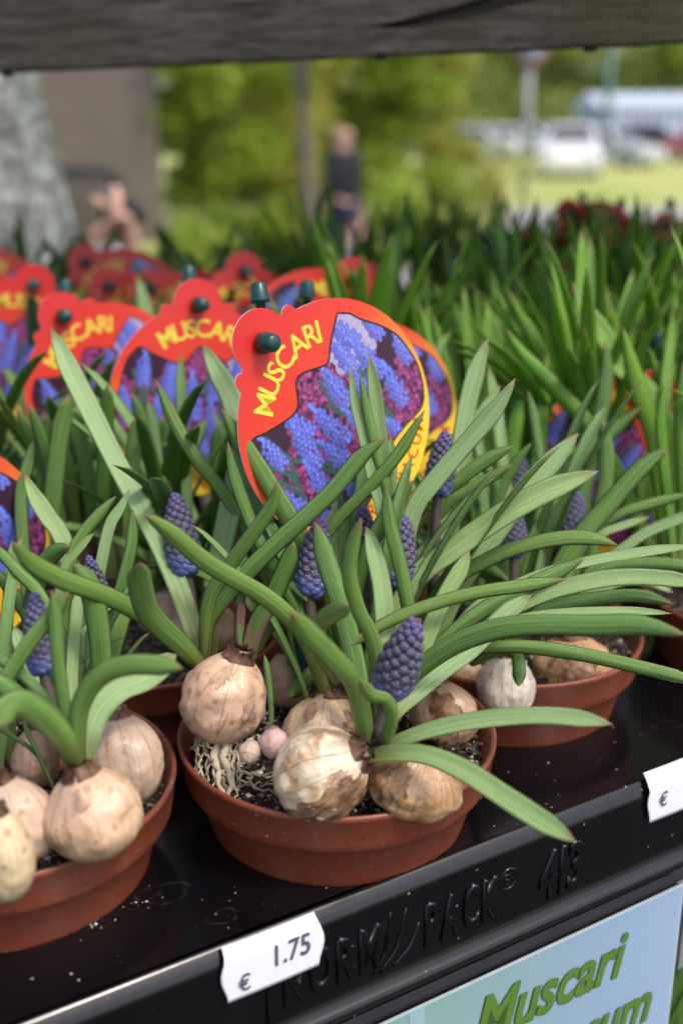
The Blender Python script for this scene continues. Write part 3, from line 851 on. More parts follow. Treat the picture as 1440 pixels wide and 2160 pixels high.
def build_tray():
    root = empty('pot_tray', edge(.15, .3), 'black plastic pot tray with raised maker lettering along its front lip', 'tray')
    bm = bmesh.new()
    s0, s1, n1 = -.35, .62, 1.32
    ring = [bm.verts.new(edge(s, n)) for s, n in ((s0, .004), (s1, .004), (s1, n1), (s0, n1))]
    es = [bm.edges.new((ring[i], ring[(i + 1) % 4])) for i in range(4)]
    holes = []
    for c, px in POTS.values():
        vs = [bm.verts.new((c.x + .0525 * math.cos(2 * math.pi * k / 40), c.y + .0525 * math.sin(2 * math.pi * k / 40), T)) for k in range(40)]
        q = c - E0
        if not (s0 + .06 < q.dot(EX) < s1 - .06 and .05 < q.dot(EN) < n1 - .06):
            for v in vs: bm.verts.remove(v)
            continue
        es += [bm.edges.new((vs[i], vs[(i + 1) % 40])) for i in range(40)]; holes.append(vs)
    bmesh.ops.triangle_fill(bm, use_beauty=True, use_dissolve=False, edges=es, normal=(0, 0, 1))
    for vs in holes:
        c = sum((v.co for v in vs), Vector()) / 40
        prev = vs
        for sc_, dz in ((.985, -.0015), (.96, -.004), (.90, -.058)):
            cur = [bm.verts.new((c.x + (v.co.x - c.x) * sc_, c.y + (v.co.y - c.y) * sc_, T + dz)) for v in vs]
            for i in range(40): bm.faces.new((prev[i], prev[(i + 1) % 40], cur[(i + 1) % 40], cur[i]))
            prev = cur
        bm.faces.new(prev)
    bmesh.ops.recalc_face_normals(bm, faces=bm.faces[:])
    me = bpy.data.meshes.new('tray_top'); bm.to_mesh(me); bm.free()
    me.transform(Matrix.Translation(-wloc(root))); me.materials.append(M['tray'])
    link('tray_top', me, root)
    # rolled lip and front wall, swept along the edge
    prof = [(.0041, 0.), (.0038, .0003), (.0030, .0013), (.0024, .0016), (.0016, .0014), (.0008, .0006), (-.0004, -.0009), (-.0016, -.0025), (-.0022, -.0038), (-.0024, -.0052), (-.0022, -.0068), (-.0024, -.034), (-.0030, -.0395), (-.0050, -.0412), (-.0062, -.0425), (-.0065, -.0450), (-.0058, -.0468), (-.0040, -.0475), (.006, -.0475)]
    N = 60; V, F = [], []
    for k in range(N + 1):
        s = s0 + (s1 - s0) * k / N
        for n, z in prof: V.append(edge(s, n, z))
    m = len(prof)
    for k in range(N):
        for i in range(m - 1): F.append((k * m + i, k * m + i + 1, (k + 1) * m + i + 1, (k + 1) * m + i))
    link('front_lip', mesh('front_lip', rel(V, root), F, M['tray']), root)
    # moulded lettering on the front wall
    def face_m(s, h, off=0.): 
        nm = -EN
        Mx = Matrix((EX, Vector((0, 0, 1)), nm)).transposed().to_4x4()
        return Matrix.Translation(edge(s, -.0021, h) + nm * off - wloc(root)) @ Mx
    for txt, s, h, size, xs in (('NORM', .0835, -.0305, .026, .46), ('PACK', .1440, -.0310, .026, .42), ('413', .2000, -.0335, .031, .54)):
        x = s
        for ch in txt:
            V, F = text_geo(ch, size, .0006, .0009, xs, 0, .012)
            w = max(v.x for v in V) - min(v.x for v in V); x0 = min(v.x for v in V)
            link('lettering', mesh('lettering', [v - Vector((x0, 0, 0)) for v in V], F, M['tray'], True), root, face_m(x, h))
            x += w + .0016
    V, F = text_geo('R', .0075, .0004, .0003, .9)
    link('lettering', mesh('lettering', V, F, M['tray']), root, face_m(.1815, -.0195))
    ringp = [Vector((.0042 * math.cos(a), .0046 * math.sin(a), 0)) for a in np.linspace(0, 2 * math.pi, 25)]
    V, F = tube(ringp, .0007, 6, False)
    link('lettering', mesh('lettering', V, F, M['tray']), root, face_m(.1842, -.0168))
    for (xa, ha), (xb, hb), (xc, hc_) in (((.121, -.034), (.127, -.026), (.1285, -.0095)), ((.124, -.035), (.132, -.026), (.1355, -.0105)), ((.130, -.0345), (.138, -.028), (.1415, -.0195))):
        P = catmull([(xa, ha, 0), (xb, hb, 0), (xc, hc_, 0)], 10)
        V, F = tube(P, [.0004 + .0012 * math.sin(math.pi * min(1, .1 + .9 * i / 10)) for i in range(11)], 6)
        link('logo_stroke', mesh('logo_stroke', [Vector((v.x, v.y, v.z)) for v in V], F, M['tray']), root, face_m(0, 0))
    for s in (.078,):
        MB().box((0, 0, 0), (1, 1, 1))
        V = [edge(s - .001, -.0042, -.041), edge(s + .001, -.0042, -.041), edge(s + .001, -.0030, -.02), edge(s - .001, -.0030, -.02),
             edge(s - .001, .001, -.041), edge(s + .001, .001, -.041), edge(s + .001, .001, -.02), edge(s - .001, .001, -.02)]
        link('moulded_rib', mesh('moulded_rib', rel(V, root), [(0, 1, 2, 3), (0, 3, 7, 4), (1, 5, 6, 2), (3, 2, 6, 7)], M['tray'], False), root)
    # dried water marks and spilt grit
    g = NT('dried_water_mark'); co = g.coord('UV'); uvx = g.n('SeparateXYZ', {0: co})
    rim = g.step(uvx.outputs[0], .70, .95); nz = g.noise(g.coord(), 300., 4)
    fac = g.mth('ADD', g.mth('MULTIPLY', rim, g.step(nz, .35, .65)), g.mth('MULTIPLY', g.step(nz, .55, .75), .5))
    tr = g.n('BsdfTransparent'); df = g.n('BsdfPrincipled', {'Base Color': (.22, .22, .235, 1), 'Roughness': .7})
    mx = g.n('MixShader', {0: g.mth('MULTIPLY', g.mth('MULTIPLY', fac, g.step(uvx.outputs[0], 1.0, .9)), .06), 1: tr.outputs[0], 2: df.outputs[0]})
    g.t.links.new(mx.outputs[0], g.out.inputs[0])
    for (px, py, a, b, w) in ((345, 1886, .0105, .0062, .3), (470, 1935, .006, .0042, .5), (1405, 1530, .008, .004, .2), (985, 1782, .005, .002, .5), (1340, 1530, .003, .0015, .2)):
        d = FY + FX * ((px - 720) / 2400) + FZ * ((1080 - py) / 2400)
        p = CAM + d * ((T - CAM.z) / d.z)
        me = bpy.data.meshes.new('water_mark'); V = [Vector((0, 0, 0))]; F = []
        for k in range(28):
            t_ = 2 * math.pi * k / 28; rr = 1 + .12 * math.sin(3 * t_ + px)
            V.append(Vector((math.cos(t_ ) * a * rr, math.sin(t_) * b * rr, 0)))
        V = [Matrix.Rotation(w, 3, 'Z') @ v for v in V]
        F = [(0, k + 1, (k + 1) % 28 + 1) for k in range(28)]
        me = mesh('water_mark', [p + v + Vector((0, 0, .0003)) - wloc(root) for v in V], F, g.m)
        uv = me.uv_layers.new(name='UVMap')
        for lp in me.loops: uv.data[lp.index].uv = (0 if lp.vertex_index == 0 else 1, 0)
        link('water_mark', me, root)
    r = random.Random(4); mb = MB()
    for (px, py, sx, n) in ((170, 1950, 40, 70), (250, 1905, 35, 40), (600, 1900, 150, 26), (1250, 1620, 170, 46), (1050, 1730, 120, 24), (350, 2000, 250, 26)):
        for _ in range(n):
            x, y = r.gauss(px, sx), r.gauss(py, sx * .25)
            d = FY + FX * ((x - 720) / 2400) + FZ * ((1080 - y) / 2400)
            p = CAM + d * ((T - CAM.z) / d.z)
            if (p - E0).dot(EN) < .006: continue
            grain(mb, p + Vector((0, 0, .0003)), r.uniform(.0002, .0007), r)
    tag(mb.obj('spilt_grit', M['grain'], root, False), kind='stuff')


def grain(mb, p, s, r):
    a = [Vector((r.uniform(.6, 1.2), 0, 0)), Vector((0, r.uniform(.6, 1.2), 0)), Vector((0, 0, r.uniform(.5, 1)))]
    R_ = Matrix.Rotation(r.uniform(0, 6), 3, 'Z') @ Matrix.Rotation(r.uniform(-1, 1), 3, 'X')
    v = [p + R_ @ (x * s) for x in (a[0], a[1], -a[0], -a[1], a[2], -a[2])]
    mb.add(v, [(0, 1, 4), (1, 2, 4), (2, 3, 4), (3, 0, 4), (1, 0, 5), (2, 1, 5), (3, 2, 5), (0, 3, 5)])


build_tray()


def build_rack():
    root = empty('display_rack', edge(.15, .3, -T), 'grey metal stall rack carrying the black tray of pots', 'rack')
    def bx(name, s0, s1, n0, n1, z0, z1, mat):
        V = [edge(s, n, z) for z in (z0, z1) for s, n in ((s0, n0), (s1, n0), (s1, n1), (s0, n1))]
        return link(name, mesh(name, rel(V, root), [(3, 2, 1, 0), (4, 5, 6, 7), (0, 1, 5, 4), (1, 2, 6, 5), (2, 3, 7, 6), (3, 0, 4, 7)], mat, False), root)
    bx('shelf', -.45, .75, .004, 1.3, -.075, -.0605, M['wood_shelf'])
    bx('lower_shelf', -.45, .75, .0, 1.3, -.52, -.50, M['wood_shelf'])
    for s in (-.44, .72):
        for n in (.03, 1.27): bx('leg', s, s + .03, n, n + .03, -T, -.0755, M['metal'])
    bx('rail', -.45, .75, .012, .024, -.098, -.078, M['metal'])
    bx('bracket', .288, .318, -.004, .010, -.106, -.062, M['metal'])


build_rack()


def plank():
    L, R_ = at(-260, 160, .76), at(1700, 74, .60)
    root = empty('shelf_plank', (L + R_) / 2, 'weathered grey brown wooden plank with a dark split across the stall top', 'plank')
    g = NT('weathered_plank'); co = g.coord()
    gr = g.noise(g.vec(co, (9, 60, 170)), 1., 6, .7, .4); bl = g.noise(co, 7., 4)
    fn = g.noise(g.vec(co, (30, 200, 700)), 1., 4, .7)
    c = g.mix(g.step(gr, .3, .7), (.035, .03, .026), (.155, .135, .118))
    c = g.mix(g.mth('MULTIPLY', g.step(fn, .45, .65), .55), c, (.05, .043, .037))
    c = g.mix(g.mth('MULTIPLY', g.step(bl, .5, .66), .5), c, (.09, .075, .025))
    wm = g.bsdf(c, .85, g.bump(g.mth('ADD', gr, fn), .004, .8), .25)
    ax = (R_ - L).normalized(); up = Vector((0, 0, 1)); up = (up - ax * up.dot(ax)).normalized(); nm = ax.cross(up)
    Lg = (R_ - L).length; H = .085
    nm = nm if nm.y > 0 else -nm
    def uvp(px, py):
        d = FY + FX * ((px - 720) / 2400) + FZ * ((1080 - py) / 2400)
        t = (L - CAM).dot(nm) / d.dot(nm); q = CAM + d * t - L
        return q.dot(ax), q.dot(up)
    r = random.Random(7)
    bot = [(Lg * k / 60, .0012 * mnoise.fractal(Vector((k * .35, 1, 0)), 1, 2, 4)) for k in range(61)]
    lo = [uvp(*q) for q in ((1130, 2), (1060, 18), (980, 40), (900, 54), (830, 60), (775, 57))]
    hi = [uvp(*q) for q in ((840, 44), (900, 27), (960, 12), (1000, 0))]
    q0 = lo[0]; q1 = hi[-1]
    slope = ((H - q0[1]) * 2.4)
    poly = bot + [(Lg, H), (q0[0] + slope, H)] + lo + hi + [(q1[0] + (H - q1[1]) * 2.2, H), (0, H)]
    bm = bmesh.new()
    V0 = [bm.verts.new(L + ax * u + up * v) for u, v in poly]
    f = bm.faces.new(V0)
    ex = bmesh.ops.extrude_face_region(bm, geom=[f])
    bmesh.ops.translate(bm, verts=[e for e in ex['geom'] if isinstance(e, bmesh.types.BMVert)], vec=nm * .035)
    bmesh.ops.recalc_face_normals(bm, faces=bm.faces[:])
    bmesh.ops.triangulate(bm, faces=[f_ for f_ in bm.faces if len(f_.verts) > 4])
    me = bpy.data.meshes.new('board'); bm.to_mesh(me); bm.free()
    me.transform(Matrix.Translation(-wloc(root))); me.materials.append(wm)
    link('board', me, root)
    for px, py in ((800, 122), (1243, 96), (8, 150)):
        u, v = uvp(px, py); p = L + ax * u + nm * .004
        MB().tube([p + up * .004, p - up * .0035], [.0035, .0042], 10).obj('nail_head', M['dark'], root)
    # upper shelf the plank edges
    sr = empty('upper_shelf', (L + R_) / 2 + nm * .2, 'dark wooden shelf board running back from the weathered plank', 'shelf')
    V = []
    for z in (.0, .02):
        for u, n in ((-.5, .037), (Lg + .5, .037), (Lg + .5, .62), (-.5, .62)): V.append(L + ax * u + nm * n + up * (H - .035 + z))
    link('shelf_board', mesh('shelf_board', rel(V, sr), [(3, 2, 1, 0), (4, 5, 6, 7), (0, 1, 5, 4), (1, 2, 6, 5), (2, 3, 7, 6), (3, 0, 4, 7)], wm, False), sr)
    for u in (-.49, Lg + .45):
        V = []
        for z in (-T - .1, H - .036):
            for a_, n in ((u, .5), (u + .035, .5), (u + .035, .54), (u, .54)):
                p = L + ax * a_ + nm * n; V.append(Vector((p.x, p.y, max(0, p.z + z))))
        link('post', mesh('post', rel(V, sr), [(3, 2, 1, 0), (4, 5, 6, 7), (0, 1, 5, 4), (1, 2, 6, 5), (2, 3, 7, 6), (3, 0, 4, 7)], wm, False), sr)


plank()


# ---------------------------------------------------------------- leaves
def leaf_geo(P, w, N, curl=.32, th=.0007, seg=22, tip=.15, base_w=.8, hood=.25, across=7):
    """a channelled strap leaf: P path base -> tip, w width, N normals of the inner (upper) face"""
    V, UV, IN, F = [], [], [], []
    n = len(P) - 1
    ss = [(-1 + 2 * i / (across - 1)) for i in range(across)]
    m = 2 * across - 2
    for i, p in enumerate(P):
        v = i / n
        t = (P[min(i + 1, n)] - P[max(i - 1, 0)]).normalized()
        nn = N[i]; nn = (nn - t * nn.dot(t)).normalized(); b = t.cross(nn)
        f = base_w + (1 - base_w) * min(1, v / .4)
        x = (1 - v) / tip
        f *= min(1, x) ** .62 if x < 1 else 1
        f = max(f, .02)
        cv = curl + hood * max(0, (v - .75) / .25) + .35 * max(0, (.2 - v) / .2)
        hw = w * .5 * f
        ths = th * (1 - .5 * v) * min(1, .25 + f); wob = .05 * math.sin(v * 9 + w * 9e3) + .03 * math.sin(v * 23 + w * 5e4)
        hw *= 1 + .6 * wob; cv *= 1 + 2.2 * wob
        for s in ss:                                      # outer face
            V.append(p + b * (s * hw * (1 - .22 * cv * abs(s))) + nn * (hw * cv * (abs(s) ** 1.7) - ths * (1 - s * s) * 1.0))
            UV.append(((s + 1) / 2, v)); IN.append(0. if abs(s) < 1 else .5)
        for s in ss[-2:0:-1]:                             # inner face
            V.append(p + b * (s * hw * (1 - .22 * cv * abs(s))) + nn * (hw * cv * (abs(s) ** 1.7) + ths * .5 * (1 - s * s)))
            UV.append(((s + 1) / 2, v)); IN.append(1.)
    for i in range(n):
        for k in range(m):
            k2 = (k + 1) % m
            F.append((i * m + k, (i + 1) * m + k, (i + 1) * m + k2, i * m + k2))
    F.append(tuple(n * m + k for k in range(m))[::-1])
    return V, F, UV, IN


def leaf_mesh(geo, mat, off=Vector()):
    V, F, UV, IN = geo
    me = mesh('leaf', [v - off for v in V], F, mat)
    vi = np.empty(len(me.loops), dtype=np.int32); me.loops.foreach_get('vertex_index', vi)
    uv = me.uv_layers.new(name='UVMap')
    uv.data.foreach_set('uv', np.array(UV, dtype=np.float32)[vi].ravel())
    a = me.attributes.new('inner', 'FLOAT', 'POINT'); a.data.foreach_set('value', np.array(IN, dtype=np.float32))
    return me


lr = random.Random(21)


def leaf(parent, pts, d0, d1, wpx, face, mat='leaf', twist=0, curl=.26, tip=.13, seg=24, base_w=.8):
    """pts: photograph pixels from base to tip, depth d0 at the base to d1 at the tip"""
    L = [0]
    for a, b in zip(pts, pts[1:]): L.append(L[-1] + math.hypot(b[0] - a[0], b[1] - a[1]))
    W = []
    for p, l in zip(pts, L):
        t = l / L[-1]; d = p[2] if len(p) > 2 else d0 + (d1 - d0) * t
        W.append(at(p[0], p[1], d))
    P = catmull(W, seg)
    N = []
    tw = math.radians(twist + lr.uniform(-14, 14))
    for i, p in enumerate(P):
        vc = (CAM - p).normalized()
        nn = (vc + Vector((0, 0, .35))).normalized() if face == 'i' else (-vc + Vector((0, 0, .1))).normalized()
        t = (P[min(i + 1, seg)] - P[max(i - 1, 0)]).normalized()
        nn = (nn - t * nn.dot(t)).normalized()
        N.append(Matrix.Rotation(tw * (.4 + .8 * i / seg), 3, t) @ nn)
    w = wpx * (d0 + d1) * .5 / 2400 * .98
    me = leaf_mesh(leaf_geo(P, w, N, curl, .0008, seg, tip, base_w), M[mat], wloc(parent))
    return link('leaf', me, parent)


# ---------------------------------------------------------------- pots, soil, bulbs, flowers
POT_PROF = [(.0560, -.014), (.0606, -.002), (.0612, -.0004), (.0619, .0003), (.0627, .0002), (.0632, -.0006), (.0632, -.0018), (.0627, -.0026),
            (.0615, -.0120), (.0611, -.0148), (.0606, -.0156), (.0585, -.0166), (.0572, -.0174), (.0566, -.0184), (.0518, -.036), (.0468, -.078), (.0458, -.080), (0, -.080)]
POT_ME = mesh('pot', *lathe(POT_PROF, 72), M['pot'])
sr_ = random.Random(99)


def soil_geo(seed, fine=True):
    V, F = [], []
    nr, ns = (12, 56) if fine else (5, 24)
    V.append((0, 0, -.009))
    for i in range(1, nr + 1):
        r = .0592 * i / nr
        for k in range(ns):
            w = 2 * math.pi * k / ns
            x, y = r * math.cos(w), r * math.sin(w)
            z = -.0085 + .0042 * mnoise.fractal(Vector((x * 60 + seed, y * 60, seed)), 1, 2, 4) - .0015 * (i == nr)
            V.append((x, y, z))
    for k in range(ns): F.append((0, 1 + k, 1 + (k + 1) % ns))
    for i in range(nr - 1):
        for k in range(ns):
            a = 1 + i * ns
            F.append((a + k, a + ns + k, a + ns + (k + 1) % ns, a + (k + 1) % ns))
    return V, F


def pot_thing(name, c, label, cat, group, grains=0, seed=1):
    root = empty(name, (c.x, c.y, RIM - .08), label, cat, group)
    up = Matrix.Translation((0, 0, .08))
    link('pot', POT_ME, root, up)
    V, F = soil_geo(seed, grains > 0)
    link('soil', mesh('soil', V, F, M['soil']), root, up)
    if grains:
        r = random.Random(seed); mb = MB()
        for _ in range(grains):
            w = r.uniform(0, 6.283); q = .0585 * math.sqrt(r.random())
            x, y = q * math.cos(w), q * math.sin(w)
            z = -.0085 + .0042 * mnoise.fractal(Vector((x * 60 + seed, y * 60, seed)), 1, 2, 4)
            grain(mb, Vector((x, y, z + .0003)), r.choice((.0004, .0006, .0008, .0012, .0015)), r)
            if _ % 28 == 0:
                k0 = len(mb.V); grain(mb, Vector((0, 0, 0)), r.uniform(.0018, .0034), r)
                R3 = Matrix.Rotation(r.uniform(0, 6), 3, 'Z')
                for q in range(k0, len(mb.V)): mb.V[q] = R3 @ Vector((mb.V[q].x, mb.V[q].y * .4, mb.V[q].z * .35)) + Vector((x, y, z + .0006))
        o = mesh('soil_grains', mb.V, mb.F, M['grain'], False)
        tag(link('soil_grains', o, root, up), kind='stuff')
    return root


BP = [(-1.0, .05), (-.97, .3), (-.88, .52), (-.7, .76), (-.45, .93), (-.15, 1.0), (.15, .98), (.42, .86), (.64, .66), (.82, .44), (.94, .31), (1.02, .25), (1.07, .20)]


def bulb(parent, px, py, d, rpx, hpx, axis, color, brown=.3, label=None, husk=True, seed=0, name='bulb', flakes=(), lumpy=False):
    """axis = photograph direction of the neck (dx, dy up) and lean towards the viewer"""
    c = at(px, py, d)
    az = (FX * axis[0] + FZ * axis[1] - FY * (axis[2] if len(axis) > 2 else 0)).normalized()
    R_ = az.to_track_quat('Z', 'Y').to_matrix().to_4x4()
    r, h = rpx * d / 2400, hpx * d / 2400 * 1.1
    seg, V, UV, F = 64, [], [], []
    prof = catmull([(a, 0, z) for z, a in BP], 40)
    np_ = len(prof)
    for k in range(seg + 1):
        w = 2 * math.pi * k / seg; cx, sx = math.cos(w), math.sin(w)
        for i, q in enumerate(prof):
            nz = mnoise.fractal(Vector((cx * 1.5 + seed * 3.1, sx * 1.5, q.z * 1.5)), 1, 2, 3) * .10 + .012 * mnoise.noise(Vector((w * 5, q.z * .7, seed)))
            nz += .016 * max(0, mnoise.noise(Vector((cx * 9 + seed * 2, sx * 9, q.z * 9))) - .25) * 4 * (1 if lumpy else .3)
            nz += .018 * mnoise.noise(Vector((cx * 6 + seed, sx * 6, q.z * 6)))
            rr = q.x * (1 + nz)
            V.append(Vector((rr * cx * r, rr * sx * r, q.z * h))); UV.append((k / seg, i / (np_ - 1)))
    for k in range(seg):
        for i in range(np_ - 1): F.append((k * np_ + i, (k + 1) * np_ + i, (k + 1) * np_ + i + 1, k * np_ + i + 1))
    me = mesh(name, V, F, M['bulb'])
    vi = np.empty(len(me.loops), dtype=np.int32); me.loops.foreach_get('vertex_index', vi)
    me.uv_layers.new(name='UVMap').data.foreach_set('uv', np.array(UV, dtype=np.float32)[vi].ravel())
    o = link(name, me, parent, Matrix.Translation(c - wloc(parent)) @ R_)
    o.color = (*color, brown)
    if label: o['label'] = label
    if husk:
        hr = random.Random(seed); HV, HF = [], []
        n = 34                                            # ragged collar round the neck
        for k in range(n):
            w = 2 * math.pi * k / n; a = .30 + hr.uniform(-.02, .03)
            z1 = hr.uniform(.99, 1.16); r1 = .24 + hr.uniform(0, .10)
            for rr, z in ((a + .13, .84), (a + .03, .94), (r1, (z1 + .95) / 2), (r1 + hr.uniform(-.04, .07), z1)):
                HV.append(Vector((rr * math.cos(w) * r, rr * math.sin(w) * r, z * h)))
        for k in range(n):
            for i in range(3): HF.append((k * 4 + i, ((k + 1) % n) * 4 + i, ((k + 1) % n) * 4 + i + 1, k * 4 + i + 1))
        link('husk', mesh('husk', HV, HF, M['husk_dark']), o)
        # papery flakes of skin still stuck to the bulb
        def surf(w, t, lift):
            x = max(0, min(.999, t)) * (np_ - 1); i = int(x); q = prof[i].lerp(prof[min(i + 1, np_ - 1)], x - i); cx, sx = math.cos(w), math.sin(w)
            nz = mnoise.fractal(Vector((cx * 1.5 + seed * 3.1, sx * 1.5, q.z * 1.5)), 1, 2, 3) * .10 + .018 * mnoise.noise(Vector((cx * 6 + seed, sx * 6, q.z * 6)))
            rr = q.x * (1 + nz); p = Vector((rr * cx * r, rr * sx * r, q.z * h))
            return p + Vector((cx, sx, q.z * .6)).normalized() * lift * r
        back = (R_.inverted() @ ((CAM - c).normalized().to_4d())).to_3d()
        w0 = math.atan2(back.y, back.x)
        for fw, ft, fs in flakes:
            n, m = 56, 9; FV, FF = [surf(w0 + fw, ft, .03)], []
            for i in range(1, m + 1):
                for k in range(n):
                    a = 2 * math.pi * k / n
                    jag = 1 + .55 * mnoise.fractal(Vector((math.cos(a) * 1.6 + fw * 9, math.sin(a) * 1.6, seed + ft * 5)), .8, 2.2, 5)
                    rr = fs * jag * i / m
                    crk = .006 * mnoise.noise(Vector((math.cos(a) * rr * 14, math.sin(a) * rr * 14, seed)))
                    FV.append(surf(w0 + fw + math.cos(a) * rr, ft + math.sin(a) * rr * .42, .016 + crk + (.035 * hr.random() ** 2 if i == m else 0)))
            for k in range(n): FF.append((0, 1 + k, 1 + (k + 1) % n))
            for i in range(m - 1):
                for k in range(n): FF.append((1 + i * n + k, 1 + (i + 1) * n + k, 1 + (i + 1) * n + (k + 1) % n, 1 + i * n + (k + 1) % n))
            link('papery_skin', mesh('papery_skin', FV, FF, M['husk_pink' if fs < .3 else 'husk']), o)
    return o


FL_PROF = [(.02, 0), (.22, .03), (.40, .16), (.51, .38), (.53, .58), (.48, .76), (.36, .90), (.20, .98), (.11, 1.03), (.0, 1.02)]
V_, F_ = lathe(FL_PROF, 12)
np_fl = len(FL_PROF)
V_ = [(x * (1 + (.05 if (i // np_fl) % 2 else -.04) * (2 if i % np_fl in (6, 7, 8) else .5)), y * (1 + (.05 if (i // np_fl) % 2 else -.04) * (2 if i % np_fl in (6, 7, 8) else .5)), z) for i, (x, y, z) in enumerate(V_)]
FLORET = mesh('floret', V_, F_, M['floret'])
fr_ = random.Random(8)


def spike(parent, tip, base, foot, d, wpx, n=70, dfoot=None, fat=1.0):
    """flower spike: tip and base of the flower head and the foot of its stem, photograph pixels"""
    n = int(n * 1.5); wpx *= 1.02
    dt = d if not isinstance(d, tuple) else d[0]; db = d if not isinstance(d, tuple) else d[1]
    p1, p0, pf = at(*tip, dt), at(*base, db), at(*foot, dfoot or db)
    wd = wpx * d if not isinstance(d, tuple) else wpx * (dt + db) / 2
    wd = wd / 2400
    P = catmull([pf, pf.lerp(p0, .55) + (p1 - p0) * -.02, p0, p1], 12)
    V, F = tube(P, [wd * .19] * 5 + [wd * .17] * 3 + [wd * .14] * 3 + [wd * .08] * 2, 10)
    st = link('flower_spike', mesh('flower_spike', rel(V, parent), F, M['stem']), parent)
    ax = (p1 - p0); L = ax.length; ax.normalize()
    a = ax.orthogonal().normalized(); b = ax.cross(a)
    ph = fr_.uniform(0, 6)
    prf = [(0, .74), (.12, .92), (.3, 1.0), (.5, .93), (.7, .74), (.86, .50), (1, .22)]
    for k in range(n):
        t = (k + .5) / n; t = t ** 1.12
        for (ta, ra), (tb, rb) in zip(prf, prf[1:]):
            if ta <= t <= tb: R_ = ra + (rb - ra) * (t - ta) / (tb - ta); break
        s = wd * .335 * fat * (1.06 - .52 * t) * fr_.uniform(.92, 1.08)
        if t < .17: s *= 1.22
        w = ph + k * 2.39996
        out = a * math.cos(w) + b * math.sin(w)
        el = -.35 + 1.25 * t
        dr = (out * math.cos(el) + ax * math.sin(el)).normalized()
        pos = p0 + ax * (L * t) + out * (wd * .5 * R_) - dr * s * .92
        q = dr.to_track_quat('Z', 'Y').to_matrix().to_4x4() @ Matrix.Diagonal((s * 1.05, s * 1.05, s, 1))
        fo = link('floret', FLORET, st, Matrix.Translation(pos - wloc(parent)) @ q)
        lo = max(0, 1 - t / .26)
        top = max(0, (t - .72) / .28)
        c = Vector((.055, .062, .108)).lerp(Vector((.085, .15, .50)), min(1, lo * fr_.uniform(.8, 1.4))).lerp(Vector((.10, .065, .26)), top * .8)
        fo.color = (*c, 1)
    return st


# bulb colours
CREAM, TAN, PINK, WHITE, BROWN = (.68, .50, .31), (.57, .38, .23), (.66, .44, .30), (.74, .65, .54), (.42, .24, .13)

# ---- centre pot
cp = pot_thing('potted_muscari', B0, 'centre pot of grape hyacinths with bare bulbs heaped over its rim at the front', 'potted plant', 'potted grape hyacinths', 2600, 11)
b1 = bulb(cp, 474, 1468, .432, 90, 92, (.36, 1, .12), PINK, .32, 'pear shaped bulb lifted out of the soil on its roots', seed=1, flakes=((.75, .5, .26), (-.2, .78, .2)))
bulb(cp, 690, 1540, .452, 98, 74, (.02, 1, -.1), CREAM, .22, seed=2, flakes=((-.5, .74, .2), (.7, .6, .3)))
bulb(cp, 681, 1628, .402, 98, 98, (.80, .42, .25), (.76, .64, .46), .62, 'cream bulb with brown peeling skin lying at the pot front', seed=3, lumpy=True, flakes=((1.3, .55, .9), (.35, .72, .2), (-.5, .4, .1)))
bulb(cp, 877, 1640, .41, 104, 72, (.25, .75, .3), (.52, .33, .19), .8, 'rough brown bulb beside the pot rim', seed=4, lumpy=True, flakes=((-.5, .6, .5),))
bulb(cp, 935, 1508, .465, 72, 68, (-.3, 1, 0), (.46, .31, .21), .62, seed=5, flakes=((0, .6, .6),))
bulb(cp, 606, 1432, .487, 48, 58, (0, 1, 0), TAN, .5, seed=6)
bulb(cp, 782, 1430, .492, 44, 48, (.1, 1, 0), PINK, .3, seed=7)
bulb(cp, 526, 1586, .413, 25, 22, (-.8, .3, .1), (.72, .52, .40), .05, 'small round pinkish bulblet', False, 8, 'bulblet')
bulb(cp, 578, 1566, .414, 30, 32, (-.15, 1, .1), (.62, .42, .38), .1, 'larger pink bulblet with a thin green shoot', False, 9, 'bulblet')
rr_ = random.Random(3)
ROOTS = [[(415, 1560), (414, 1600), (424, 1645)], [(428, 1562), (440, 1605), (438, 1655)], [(450, 1560), (458, 1620), (474, 1688)], [(462, 1562), (470, 1630), (482, 1690)], [(472, 1570), (482, 1630), (488, 1692)],
         [(484, 1572), (494, 1640), (496, 1690)], [(470, 1565), (474, 1620), (466, 1680)], [(440, 1562), (448, 1600), (458, 1672)], [(492, 1580), (506, 1618), (512, 1650), (530, 1646)], [(408, 1555), (412, 1590), (420, 1635)],
         [(520, 1640), (555, 1634), (590, 1633)], [(515, 1655), (550, 1652), (592, 1656)], [(520, 1650), (560, 1668), (594, 1672)], [(505, 1626), (540, 1634), (588, 1642)], [(560, 1690), (585, 1668), (600, 1655)]]
for k in range(9):
    x0 = rr_.uniform(416, 504); x1 = x0 + rr_.uniform(-14, 22)
    ROOTS.append([(x0, 1556), (x0 + rr_.uniform(-8, 8), 1605), ((x0 + x1) / 2 + rr_.uniform(-7, 7), 1640), (x1, rr_.uniform(1632, 1668))])
M['dirty_root'] = plain('dirty_root', (.42, .32, .20), .6, .3, .6, 260, .0006)
for k, q in enumerate(ROOTS):
    dz = rr_.uniform(0, .007)
    P = catmull([at(x, y, .436 - .00025 * max(0, y - 1560) * .35 - dz) for x, y in q], 14)
    w = rr_.uniform(.00028, .0007) if k not in (2, 3, 4) else .0015
    P = [p + Vector((mnoise.noise(Vector((k * 3.3, i * .45, 0))), mnoise.noise(Vector((k * 3.3, i * .45, 5))), mnoise.noise(Vector((k * 3.3, i * .45, 9))))) * .0022 for i, p in enumerate(P)]
    V, F = tube(P, [w * (1.1 - .6 * i / 14) * (1 + .2 * math.sin(i * 2.1 + k)) for i in range(15)], 8)
    link('root', mesh('root', rel(V, cp), F, M['root'] if k % 3 else M['dirty_root']), cp)
